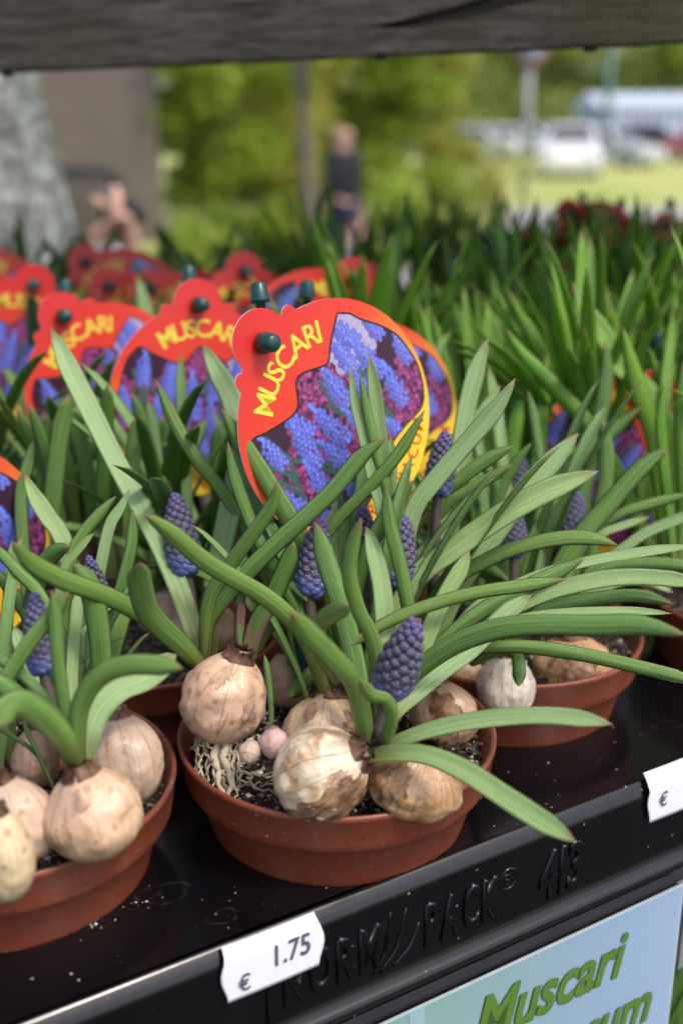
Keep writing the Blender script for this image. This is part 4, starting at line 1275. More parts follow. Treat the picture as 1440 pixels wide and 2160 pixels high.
# clod of soil caught in the roots
mb = MB(); V, F = lathe(catmull([(0.0001, 0, -1), (.55, 0, -.8), (1, 0, 0), (.7, 0, .7), (.0001, 0, 1)], 10) and [(q.x, q.z) for q in catmull([(0.0001, 0, -1), (.55, 0, -.8), (1, 0, 0), (.7, 0, .7), (.0001, 0, 1)], 10)], 20)
cc = at(446, 1628, .442)
mb.add([cc + Vector((x * .0075, y * .006, z * .013)) * (1 + .4 * mnoise.fractal(Vector((x, y, z)) * 2.2, 1, 2, 3)) for x, y, z in V], F)
mb.obj('soil_clod', M['soil'], cp)

LC = [  # base -> tip, depths, width, face
    ([(690, 1475), (675, 1433), (650, 1361), (613, 1307), (548, 1253), (440, 1191), (360, 1125), (303, 1084)], .45, .385, 44, 'o', 'leaf'),
    ([(772, 1592), (768, 1530), (745, 1440), (700, 1385), (650, 1335), (612, 1290)], .405, .35, 50, 'o', 'leaf'),
    ([(712, 1440), (680, 1375), (668, 1330), (695, 1300), (737, 1280)], .43, .355, 44, 'o', 'leaf'),
    ([(768, 1560), (757, 1440), (740, 1361), (718, 1271), (693, 1198), (664, 1100)], .425, .425, 50, 'o', 'leaf'),
    ([(800, 1540), (800, 1430), (783, 1345), (756, 1289), (737, 1217), (742, 1152), (762, 1092)], .42, .39, 37, 'o', 'leaf'),
    ([(806, 1530), (814, 1430), (812, 1343), (806, 1253), (793, 1185), (772, 1110)], .425, .435, 46, 'i', 'leaf'),
    ([(872, 1400), (862, 1290), (841, 1180), (823, 1108), (814, 1030)], .44, .425, 34, 'o', 'leaf'),
    ([(835, 1350), (826, 1200), (806, 1090), (784, 1005), (766, 925), (749, 850), (738, 772)], .46, .455, 25, 'i', 'leaf'),
    ([(850, 1350), (842, 1200), (827, 1100), (812, 1020), (793, 950), (774, 870), (759, 788)], .462, .452, 23, 'o', 'leaf'),
    ([(860, 1350), (850, 1230), (834, 1120), (818, 1030), (803, 930), (791, 830), (778, 744)], .465, .458, 34, 'i', 'leaf'),
    ([(432, 1392), (440, 1310), (505, 1224), (584, 1144), (693, 1043), (760, 962), (816, 922)], .45, .43, 42, 'o', 'leaf'),
    ([(428, 1395), (440, 1270), (483, 1195), (541, 1115), (576, 1062), (585, 1015)], .445, .415, 34, 'o', 'leaf'),
    ([(424, 1395), (405, 1320), (360, 1200), (310, 1095), (250, 985), (190, 865), (140, 765), (107, 690)], .455, .50, 50, 'i', 'leaf'),
    ([(745, 1430), (700, 1270), (662, 1190), (615, 1105), (548, 995), (494, 914), (467, 862)], .465, .445, 46, 'o', 'leaf'),
    ([(700, 1440), (650, 1330), (600, 1235), (548, 1144), (510, 1050), (490, 985), (480, 930)], .46, .44, 29, 'o', 'leaf'),
    ([(440, 1385), (450, 1240), (478, 1110), (500, 1010), (506, 920), (488, 840), (458, 784), (428, 724)], .475, .51, 54, 'i', 'leaf'),
    ([(600, 1330), (540, 1160), (467, 1035), (415, 970), (367, 890), (328, 800)], .49, .49, 32, 'o', 'leaf'),
    ([(396, 1330), (398, 1180), (394, 1040), (384, 850), (381, 742)], .51, .53, 26, 'i', 'leaf_dark'),
    ([(815, 1420), (835, 1250), (868, 1085), (915, 1015), (974, 945), (1040, 868), (1086, 798)], .462, .448, 44, 'i', 'leaf'),
    ([(925, 1330), (938, 1180), (946, 1090), (962, 1010), (978, 890), (1001, 790), (1028, 714)], .495, .50, 44, 'i', 'leaf'),
    ([(800, 1470), (830, 1320), (873, 1224), (960, 1155), (1064, 1083), (1160, 1032), (1262, 993)], .45, .455, 54, 'i', 'leaf'),
    ([(890, 1420), (945, 1280), (992, 1200), (1045, 1125), (1100, 1045), (1170, 968), (1219, 914)], .48, .485, 50, 'i', 'leaf'),
    ([(915, 1310), (965, 1220), (1021, 1184), (1082, 1157), (1173, 1136), (1245, 1134), (1302, 1150)], .47, .46, 36, 'o', 'leaf'),
    ([(740, 1360), (823, 1309), (920, 1272), (1010, 1249), (1100, 1236), (1193, 1221)], .425, .425, 32, 'o', 'leaf'),
    ([(860, 1420), (960, 1330), (1030, 1280), (1110, 1238), (1180, 1205), (1232, 1178)], .445, .45, 36, 'o', 'leaf'),
    ([(885, 1420), (975, 1310), (1030, 1262), (1137, 1214), (1245, 1184), (1353, 1166), (1475, 1150)], .46, .46, 27, 'i', 'leaf'),
    ([(875, 1440), (960, 1365), (1040, 1305), (1137, 1255), (1227, 1230), (1317, 1217), (1420, 1222), (1500, 1236)], .455, .45, 40, 'i', 'leaf'),
    ([(880, 1430), (960, 1360), (1028, 1325), (1137, 1298), (1281, 1289), (1416, 1294)], .45, .44, 22, 'i', 'leaf'),
    ([(830, 1520), (850, 1450), (890, 1405), (960, 1358), (1046, 1327), (1137, 1318), (1245, 1319), (1353, 1318), (1448, 1340)], .43, .375, 50, 'o', 'leaf'),
    ([(930, 1400), (985, 1370), (1060, 1364), (1137, 1368), (1245, 1385), (1353, 1410), (1440, 1432), (1490, 1452)], .45, .43, 34, 'o', 'leaf'),
    ([(800, 1545), (840, 1495), (891, 1451), (940, 1410), (992, 1372), (1064, 1300), (1120, 1254)], .42, .445, 48, 'i', 'leaf'),
    ([(815, 1535), (862, 1440), (891, 1365), (918, 1300), (945, 1245), (968, 1205), (990, 1160)], .425, .44, 42, 'i', 'leaf'),
    ([(775, 1598), (830, 1590), (900, 1594), (980, 1628), (1060, 1680), (1140, 1732), (1213, 1776)], .402, .35, 52, 'i', 'leaf'),
    ([(788, 1592), (850, 1560), (940, 1532), (1040, 1516), (1140, 1510), (1225, 1517), (1291, 1528)], .405, .375, 42, 'i', 'leaf'),
    ([(990, 1400), (1050, 1372), (1085, 1378), (1094, 1405), (1093, 1448)], .475, .45, 30, 'o', 'leaf_dark'),
    ([(800, 1592), (826, 1520), (815, 1478), (783, 1466), (758, 1434)], .405, .37, 32, 'o', 'leaf'),
    ([(735, 1340), (690, 1390), (650, 1430), (608, 1473)], .48, .462, 38, 'o', 'leaf'),
    ([(528, 1388), (543, 1314), (574, 1260), (600, 1200), (620, 1142)], .442, .44, 44, 'o', 'leaf_dark'),
    ([(508, 1380), (507, 1281), (514, 1190), (509, 1130)], .44, .455, 24, 'o', 'leaf_dark'),
    ([(524, 1384), (538, 1330), (560, 1285), (590, 1236)], .441, .443, 42, 'i', 'purple_leaf'),
    ([(506, 1380), (507, 1320), (512, 1262)], .441, .446, 26, 'o', 'purple_leaf'),
    ([(570, 1538), (572, 1500), (566, 1430), (557, 1380)], .414, .414, 13, 'o', 'leaf'),
    ([(735, 1330), (770, 1180), (803, 1110), (845, 1052), (870, 1013)], .455, .45, 38, 'o', 'leaf_dark'),
    ([(545, 1370), (620, 1230), (700, 1112), (750, 1058), (803, 1004), (850, 945), (896, 864)], .468, .45, 30, 'o', 'leaf'),
    ([(432, 1415), (385, 1365), (320, 1300), (298, 1240), (296, 1186)], .44, .375, 56, 'o', 'leaf'),
    ([(436, 1412), (380, 1362), (330, 1318), (267, 1277), (200, 1247), (133, 1223), (67, 1187), (26, 1142)], .44, .365, 44, 'o', 'leaf'),
    ([(750, 1450), (735, 1330), (770, 1230), (840, 1150), (905, 1080)], .47, .48, 34, 'o', 'leaf_dark'),
    ([(520, 1370), (560, 1280), (610, 1240), (650, 1270)], .46, .45, 30, 'o', 'leaf_dark'),
]
for q, d0, d1, w, fc, mt in LC:
    leaf(cp, q, d0, d1, w, fc, mt)
spike(cp, (368, 1040), (392, 1205), (412, 1345), .47, 74, 78)
spike(cp, (678, 1092), (652, 1250), (682, 1430), .455, 72, 74)
spike(cp, (852, 1088), (836, 1232), (828, 1350), .455, 74, 72)
spike(cp, (765, 1066), (772, 1180), (775, 1350), .475, 54, 60)
spike(cp, (940, 910), (922, 1040), (912, 1260), .475, 62, 66)
spike(cp, (876, 1306), (822, 1455), (800, 1560), (.385, .40), 92, 66)
spike(cp, (808, 1546), (795, 1580), (788, 1600), .405, 24, 24)

# ---- front left pot
lp = pot_thing('potted_muscari', A0, 'front pot of grape hyacinths cut by the left edge, bulbs with warty skin', 'potted plant', 'potted grape hyacinths', 2600, 12)
bulb(lp, 196, 1712, .372, 102, 92, (-.28, 1, .18), (.64, .43, .28), .42, 'wide tan bulb with round warts', seed=11, flakes=((-.3, .74, .2),), lumpy=True)
bulb(lp, 262, 1598, .405, 82, 92, (-.2, 1, 0), (.50, .37, .27), .18, seed=12)
bulb(lp, 42, 1725, .372, 72, 90, (-.45, 1, .1), (.62, .45, .33), .2, seed=13)
bulb(lp, 8, 1800, .345, 62, 98, (-.1, 1, .2), (.62, .50, .30), .3, 'pale yellowish bulb with orange spots', seed=14, lumpy=True)
bulb(lp, 78, 1594, .425, 54, 62, (0, 1, 0), (.48, .30, .20), .4, seed=15)
bulb(lp, -20, 1570, .43, 46, 70, (0, 1, 0), (.5, .34, .22), .4, seed=16)
LL = [
    ([(166, 1612), (162, 1555), (168, 1495), (190, 1448), (222, 1418), (272, 1402), (333, 1402), (386, 1410)], .372, .345, 48, 'o', 'leaf'),
    ([(178, 1610), (192, 1538), (216, 1490), (256, 1454), (310, 1430), (372, 1380)], .375, .395, 62, 'i', 'leaf'),
    ([(160, 1610), (138, 1560), (95, 1512), (50, 1484), (18, 1492), (-4, 1535)], .372, .335, 66, 'o', 'leaf'),
    ([(150, 1600), (137, 1500), (123, 1400), (117, 1317), (110, 1245)], .375, .365, 32, 'o', 'leaf'),
    ([(-40, 1500), (8, 1440), (35, 1398), (68, 1350), (110, 1300), (145, 1247)], .37, .37, 38, 'o', 'leaf'),
    ([(165, 1600), (150, 1400), (90, 1262), (40, 1205), (-30, 1130)], .40, .43, 30, 'o', 'leaf'),
    ([(160, 1600), (110, 1400), (40, 1270), (-20, 1190)], .41, .44, 32, 'o', 'leaf_dark'),
    ([(152, 1580), (150, 1480), (155, 1380), (162, 1300), (172, 1226)], .40, .42, 30, 'i', 'leaf'),
    ([(215, 1500), (215, 1417), (209, 1330), (190, 1240), (156, 1188)], .41, .395, 52, 'o', 'leaf'),
    ([(60, 1400), (72, 1260), (95, 1190), (122, 1162), (149, 1152)], .44, .42, 42, 'o', 'leaf_dark'),
    ([(215, 1470), (236, 1317), (258, 1233), (279, 1150), (281, 1074)], .44, .435, 30, 'o', 'leaf'),
    ([(190, 1500), (196, 1320), (212, 1200), (232, 1110), (256, 1070), (275, 1030)], .45, .455, 28, 'i', 'leaf'),
    ([(145, 1590), (110, 1495), (66, 1443), (0, 1392), (-60, 1370)], .375, .38, 27, 'o', 'leaf'),
    ([(150, 1590), (112, 1485), (80, 1430), (50, 1370), (30, 1320)], .40, .42, 38, 'i', 'leaf'),
    ([(152, 1595), (105, 1530), (60, 1485), (0, 1440), (-50, 1425)], .375, .36, 42, 'o', 'leaf'),
    ([(114, 1662), (83, 1595), (56, 1535), (50, 1480)], .395, .40, 11, 'o', 'leaf_dark'),
    ([(98, 1615), (60, 1575), (5, 1541), (-30, 1525)], .40, .40, 10, 'o', 'leaf_dark'),
    ([(150, 1560), (165, 1300), (135, 1145), (100, 1090), (70, 1040), (52, 998)], .45, .475, 42, 'i', 'leaf'),
    ([(60, 1300), (45, 1060), (60, 980), (70, 930)], .50, .52, 32, 'o', 'leaf_dark'),
    ([(130, 1400), (150, 1190), (175, 1130), (212, 1085), (245, 1046)], .45, .46, 30, 'o', 'leaf'),
    ([(110, 1350), (135, 1205), (162, 1165), (199, 1124)], .445, .445, 22, 'i', 'leaf'),
    ([(200, 1540), (232, 1400), (260, 1300), (275, 1230)], .42, .43, 40, 'o', 'leaf'),
]
for q, d0, d1, w, fc, mt in LL:
    leaf(lp, q, d0, d1, w, fc, mt)
spike(lp, (72, 1250), (92, 1415), (130, 1560), .39, 66, 74)
spike(lp, (186, 1172), (222, 1290), (215, 1480), .44, 46, 60)

# ---- right pot
c_r = A0 + PV
rp = pot_thing('potted_muscari', c_r, 'pot of grape hyacinths behind the centre pot with a white bulb at its rim', 'potted plant', 'potted grape hyacinths', 1800, 13)
bulb(rp, 1066, 1446, .49, 62, 66, (.0, 1, .05), WHITE, .02, 'smooth white bulb with dark neck', seed=21)
bulb(rp, 1205, 1402, .515, 86, 62, (-.05, 1, .1), (.56, .34, .18), .66, 'wide orange brown bulb', seed=22, flakes=((0, .6, .5),), lumpy=True)
bulb(rp, 975, 1418, .51, 40, 50, (0, 1, 0), (.6, .42, .25), .5, seed=23)
bulb(rp, 1170, 1300, .56, 55, 50, (0, 1, 0), BROWN, .5, seed=24)
bulb(rp, 1050, 1300, .56, 50, 55, (0, 1, 0), TAN, .5, seed=25)
LR = [
    ([(1062, 1370), (1137, 1292), (1227, 1268), (1335, 1257), (1418, 1274)], .48, .48, 34, 'o', 'leaf_dark'),
    ([(1190, 1290), (1240, 1222), (1300, 1194), (1400, 1190), (1500, 1205)], .53, .51, 30, 'o', 'leaf'),
    ([(1120, 1330), (1180, 1195), (1232, 1120), (1281, 1065), (1345, 992), (1408, 942)], .53, .52, 44, 'o', 'leaf'),
    ([(1190, 1290), (1235, 1140), (1303, 1085), (1371, 1062), (1460, 1040)], .54, .53, 25, 'o', 'leaf'),
    ([(1170, 1290), (1220, 1160), (1270, 1125), (1317, 1108), (1370, 1090)], .53, .53, 21, 'i', 'leaf'),
    ([(1190, 1290), (1240, 1215), (1310, 1160), (1371, 1119), (1480, 1075)], .53, .52, 26, 'i', 'leaf'),
    ([(1225, 1280), (1250, 1130), (1270, 1045), (1277, 985), (1275, 935), (1268, 880)], .56, .56, 38, 'o', 'leaf'),
    ([(1210, 1260), (1225, 1060), (1258, 920), (1275, 820), (1280, 770), (1273, 718)], .59, .60, 36, 'o', 'leaf'),
    ([(1080, 1290), (1130, 1080), (1191, 995), (1245, 948), (1300, 900), (1352, 858)], .57, .58, 38, 'o', 'leaf_dark'),
    ([(900, 1250), (925, 1060), (974, 1008), (1028, 968), (1083, 940)], .50, .48, 34, 'o', 'leaf'),
    ([(880, 1230), (930, 1080), (1008, 1022), (1079, 980)], .50, .48, 28, 'o', 'leaf'),
    ([(940, 1200), (985, 930), (1022, 866), (1054, 813)], .52, .52, 34, 'i', 'leaf'),
    ([(1085, 1300), (1078, 1120), (1066, 1000), (1055, 920), (1058, 850)], .53, .54, 22, 'i', 'leaf'),
    ([(1150, 1280), (1150, 1080), (1130, 910), (1112, 822)], .56, .57, 24, 'o', 'leaf'),
    ([(1030, 1250), (1050, 1060), (1082, 986), (1120, 934)], .53, .53, 27, 'o', 'leaf_dark'),
    ([(1010, 1250), (1030, 1130), (1050, 1040), (1010, 960)], .53, .53, 30, 'o', 'leaf_dark'),
    ([(1080, 1310), (1040, 1220), (1010, 1200), (1070, 1225)], .54, .50, 36, 'o', 'leaf_dark'),
    ([(1180, 1290), (1290, 1230), (1370, 1225), (1420, 1250)], .52, .51, 28, 'i', 'leaf'),
    ([(1100, 1300), (1170, 1090), (1200, 1010), (1235, 930)], .55, .56, 34, 'i', 'leaf'),
]
for q, d0, d1, w, fc, mt in LR:
    leaf(rp, q, d0, d1, w, fc, mt)
spike(rp, (1215, 1036), (1203, 1160), (1190, 1300), .555, 66, 70)
spike(rp, (1102, 962), (1094, 1070), (1085, 1290), .575, 54, 60)
spike(rp, (1090, 1075), (1084, 1170), (1080, 1300), .53, 50, 56)

# ---------------------------------------------------------------- plants of the rows behind, from shared leaves
def canon(L, w, bend, seg=14, curl=.3, tip=.16, s_curve=0.):
    P = []
    a = .10
    p = Vector((0, 0, 0)); P.append(p.copy())
    for i in range(seg):
        a += bend / seg * (1 + .6 * i / seg) + s_curve * math.cos(i / seg * 5) / seg
        p = p + Vector((math.sin(a), 0, math.cos(a))) * (L / seg); P.append(p.copy())
    N = []
    for i in range(len(P)):
        t = (P[min(i + 1, seg)] - P[max(i - 1, 0)]).normalized()
        N.append(Vector((-t.z, 0, t.x)))
    return leaf_geo(P, w, N, curl, .0008, seg, tip)


mr = random.Random(77)
MUS_LEAF = [leaf_mesh(canon(L, w, b, s_curve=s), M['leaf_dark']) for L, w, b, s in ((.128, .0085, .35, 0), (.120, .0095, .65, .2), (.115, .0075, 1.0, 0), (.135, .009, .5, -.3), (.112, .0105, 1.35, .3))]
UP_LEAF = [leaf_mesh(canon(L, w, b, s_curve=s, tip=.2), M['leaf_bright']) for L, w, b, s in ((.178, .0115, .14, 0), (.170, .010, .34, .2), (.160, .012, .5, 0), (.180, .009, .25, -.3), (.150, .0125, .75, .2))]
M['leaf_mid'] = leaf_mat('upright_bulb_leaf_deep', (.21, .42, .065), (.145, .34, .032), transl=.28)
UP_DARK = [leaf_mesh(canon(L, w, b, s_curve=s, tip=.2), M['leaf_mid']) for L, w, b, s in ((.170, .0105, .12, 0), (.160, .0095, .3, .2), (.152, .011, .5, 0), (.165, .009, .25, -.3))]
V, F = [], []
_b = bulb(cp, 606, 1432, .487, 40, 40, (0, 1, 0), TAN, .5, None, False, 30)
SMALL_BULB = _b.data; bpy.data.objects.remove(_b)
_s = .0075


def back_plant(key, c, px, label, upright, nleaf, seed):
    r = random.Random(seed)
    root = pot_thing('potted_bulb_plant' if upright else 'potted_muscari', c, label, 'potted plant', 'pots of upright green bulb leaves' if upright else 'potted grape hyacinths', 0, seed)
    nb = 3
    cs = []
    for k in range(nb):
        w = r.uniform(0, 6.28) if k else 0
        p = Vector((math.cos(w + k * 2.1) * .026, math.sin(w + k * 2.1) * .026, .08))
        cs.append(p)
        if c.y < .85:
            o = link('bulb', SMALL_BULB, root, Matrix.Translation(p - Vector((0, 0, .004))) @ Matrix.Rotation(r.uniform(0, 6), 4, 'Z') @ Matrix.Diagonal((1.9, 1.9, 1.7, 1)))
            o.color = (*r.choice((TAN, PINK, BROWN)), .4)
    pool = (UP_LEAF if c.x > .0 and c.y < .95 else UP_DARK) if upright else MUS_LEAF
    for k in range(nleaf):
        p = cs[k % nb] + Vector((r.uniform(-.006, .006), r.uniform(-.006, .006), .004))
        w = r.uniform(0, 6.28)
        s = r.uniform(.85, 1.15) * (.9 if c.y < .56 else 1) if not upright else r.uniform(.8, 1.04)
        mt = Matrix.Translation(p) @ Matrix.Rotation(w, 4, 'Z') @ Matrix.Rotation(r.uniform(-.05, .16 if upright else .25), 4, 'Y') @ Matrix.Rotation(r.uniform(-.5, .5), 4, 'Z') @ Matrix.Diagonal((s, s, s, 1))
        link('leaf', r.choice(pool), root, mt)
    return root


ROW = {0: 'front', 1: 'second', 2: 'third', 3: 'fourth', 4: 'fifth', 5: 'sixth', 6: 'seventh', 7: 'last'}
def where(px):
    for lim, t in ((0, 'off the left edge, in front of the lichen trunk'), (150, 'below the lichen covered trunk'), (300, 'below the brown brick wall'), (460, 'below the fresh green tree'), (600, 'left of the slim grey trunk'), (700, 'below the slim grey trunk'),
                   (800, 'below the walking person'), (950, 'just right of the walking person'), (1080, 'below the twiggy olive bush'), (1190, 'below the round traffic sign'), (1310, 'below the white estate car'), (1440, 'below the black parked car')):
        if px < lim: return t
    return 'past the edge below the red car'


n_up = 0
for (i, j, k), (c, px) in sorted(POTS.items()):
    if (i, j, k) in ((0, 0, 'A'), (0, 0, 'B'), (1, 0, 'A')): continue
    up = px > (1000 if c.y < .7 else 700)
    if up:
        lab = 'upright green leaves, %s row, %s' % (ROW[j], where(px))
    else:
        lab = 'leafy grape hyacinth pot, %s row, %s' % (ROW[j], where(px))
    back_plant((i, j, k), c, px, lab, up, (34 if c.y < .8 else 36) if up else 30, 100 + 31 * i + 7 * j + (k == 'B'))

# deep green leaves filling the middle of the three front pots and the pots just behind
fl = random.Random(55)
for root, cen, n in ((cp, B0, 16), (lp, A0, 14), (rp, c_r, 18)):
    for k in range(n):
        w = fl.uniform(0, 6.28); q = fl.uniform(.005, .034)
        p = Vector((math.cos(w) * q, .012 + math.sin(w) * q * .7, .083))
        a = w + fl.uniform(-.7, .7)
        if math.sin(a) < -.25: a = -a
        s_ = fl.uniform(.75, 1.05) * (.66 if root is lp else 1)
        link('leaf', fl.choice(MUS_LEAF), root, Matrix.Translation(p) @ Matrix.Rotation(a, 4, 'Z') @ Matrix.Rotation(fl.uniform(0, .3), 4, 'Y') @ Matrix.Rotation(fl.uniform(-.5, .5), 4, 'Z') @ Matrix.Diagonal((s_ * .85, s_ * .85, s_, 1)))
near = {}
for o in col.objects:
    if o.parent is None and o.name.startswith('potted_muscari'): near[o.name] = o
for k in range(26):
    bx, by = fl.uniform(60, 470), fl.uniform(1120, 1260)
    d = fl.uniform(.52, .60)
    base = at(bx, by, d)
    root = min((o for o in near.values() if o not in (cp, lp, rp)), key=lambda o: (Vector((o.location.x, o.location.y)) - base.to_2d()).length)
    tx = bx + fl.uniform(-110, 110); ty = max(by - fl.uniform(210, 420), 800 + abs(tx - 200) * .35)
    leaf(root, [(bx, by), (bx + (tx - bx) * .25, by + (ty - by) * .4), (bx + (tx - bx) * .6, by + (ty - by) * .75), (tx, ty)], d, d - fl.uniform(-.03, .03), fl.uniform(26, 42), fl.choice('ooi'), 'leaf_dark', seg=14)

# traced leaves of the tall bright plant at the right
np_root = [o for o in col.objects if o.name.startswith('potted_bulb_plant') and not o.parent and abs(o.location.x - POTS[(1, 0, 'B')][0].x) < .01 and abs(o.location.y - POTS[(1, 0, 'B')][0].y) < .01][0]
ups = [o for o in col.objects if o.name.startswith('potted_bulb_plant') and not o.parent]
for k in range(60):
    d = fl.uniform(.60, .84)
    bx = fl.uniform(880, 1500) - (d - .6) * 300; by = 1210 - (d - .56) * 900 + fl.uniform(-30, 30)
    base = at(bx, by, d); root = min(ups, key=lambda o: (Vector((o.location.x, o.location.y)) - base.to_2d()).length)
    tx = bx - fl.uniform(-50, 130); ty = max(535, 690 - (d - .6) * 620 + fl.uniform(-60, 130)); bow = fl.uniform(-.1, .25)
    leaf(root, [(bx, by), (bx + (tx - bx) * (.33 - bow), by + (ty - by) * .35), (bx + (tx - bx) * (.68 - bow), by + (ty - by) * .7), (tx, ty)], d, d, fl.uniform(24, 42) * .62 / d, 'o' if fl.random() < .75 else 'i', 'leaf_bright', tip=.22, seg=14, curl=.25)
LN = [
    ([(1390, 1200), (1350, 1120), (1290, 985), (1238, 898), (1202, 856), (1144, 795), (1093, 740), (1063, 688)], .60, .60, 42, 'o'),
    ([(1330, 1150), (1270, 1000), (1210, 880), (1165, 787), (1129, 722), (1093, 661), (1067, 606)], .68, .68, 38, 'o'),
    ([(1160, 1000), (1155, 800), (1165, 712), (1187, 632), (1194, 562)], .76, .76, 36, 'o'),
    ([(1440, 1180), (1420, 960), (1371, 835), (1310, 777), (1274, 712), (1234, 654), (1205, 594)], .61, .62, 50, 'i'),
    ([(1400, 1200), (1398, 1090), (1379, 930), (1353, 849), (1328, 762), (1312, 689)], .58, .58, 42, 'o'),
    ([(1310, 900), (1304, 780), (1301, 730), (1297, 692)], .62, .62, 22, 'o'),
    ([(1160, 900), (1170, 800), (1187, 759), (1201, 682)], .70, .70, 26, 'o'),
    ([(1310, 1000), (1310, 800), (1328, 704), (1350, 632), (1369, 563)], .70, .70, 34, 'o'),
    ([(1410, 1000), (1411, 777), (1418, 668), (1421, 567)], .68, .68, 24, 'o'),
    ([(1420, 1200), (1412, 1100), (1399, 975), (1392, 885), (1399, 808)], .56, .56, 26, 'o'),
    ([(1430, 1200), (1442, 1050), (1436, 900), (1440, 760)], .57, .57, 34, 'o'),
    ([(1060, 950), (1055, 790), (1043, 741), (1018, 661), (998, 598)], .75, .75, 28, 'o'),
    ([(1060, 950), (1040, 850), (992, 748), (970, 679), (946, 616)], .73, .73, 28, 'o'),
    ([(1020, 900), (990, 760), (940, 660), (912, 590)], .74, .74, 30, 'o'),
    ([(1395, 1200), (1380, 1000), (1400, 850), (1418, 654)], .60, .62, 26, 'i'),
    ([(1370, 1000), (1395, 850), (1386, 795), (1368, 730)], .62, .62, 20, 'o'),
]
for q, d0, d1, w, fc in LN:
    leaf(np_root, q, d0, d1, w, fc, 'leaf_bright', tip=.2, seg=18, curl=.25)

# ---------------------------------------------------------------- round picture tags on stakes
TR = .05
POLY = [(.66, .58), (.43, .48), (.3, .4), (.22, .43), (0, .56), (-.2, .4), (-.5, .51), (-.64, .59), (-.72, .54), (-.81, .42), (-.91, .06), (-.92, -.15), (-.8, -.4), (-.63, -.63), (-.44, -.7), (-.2, -.68), (.17, -.59), (.38, -.6), (.67, -.64), (.87, -.41), (.93, -.13), (.92, .03), (.86, .2), (.77, .38), (.74, .48)]


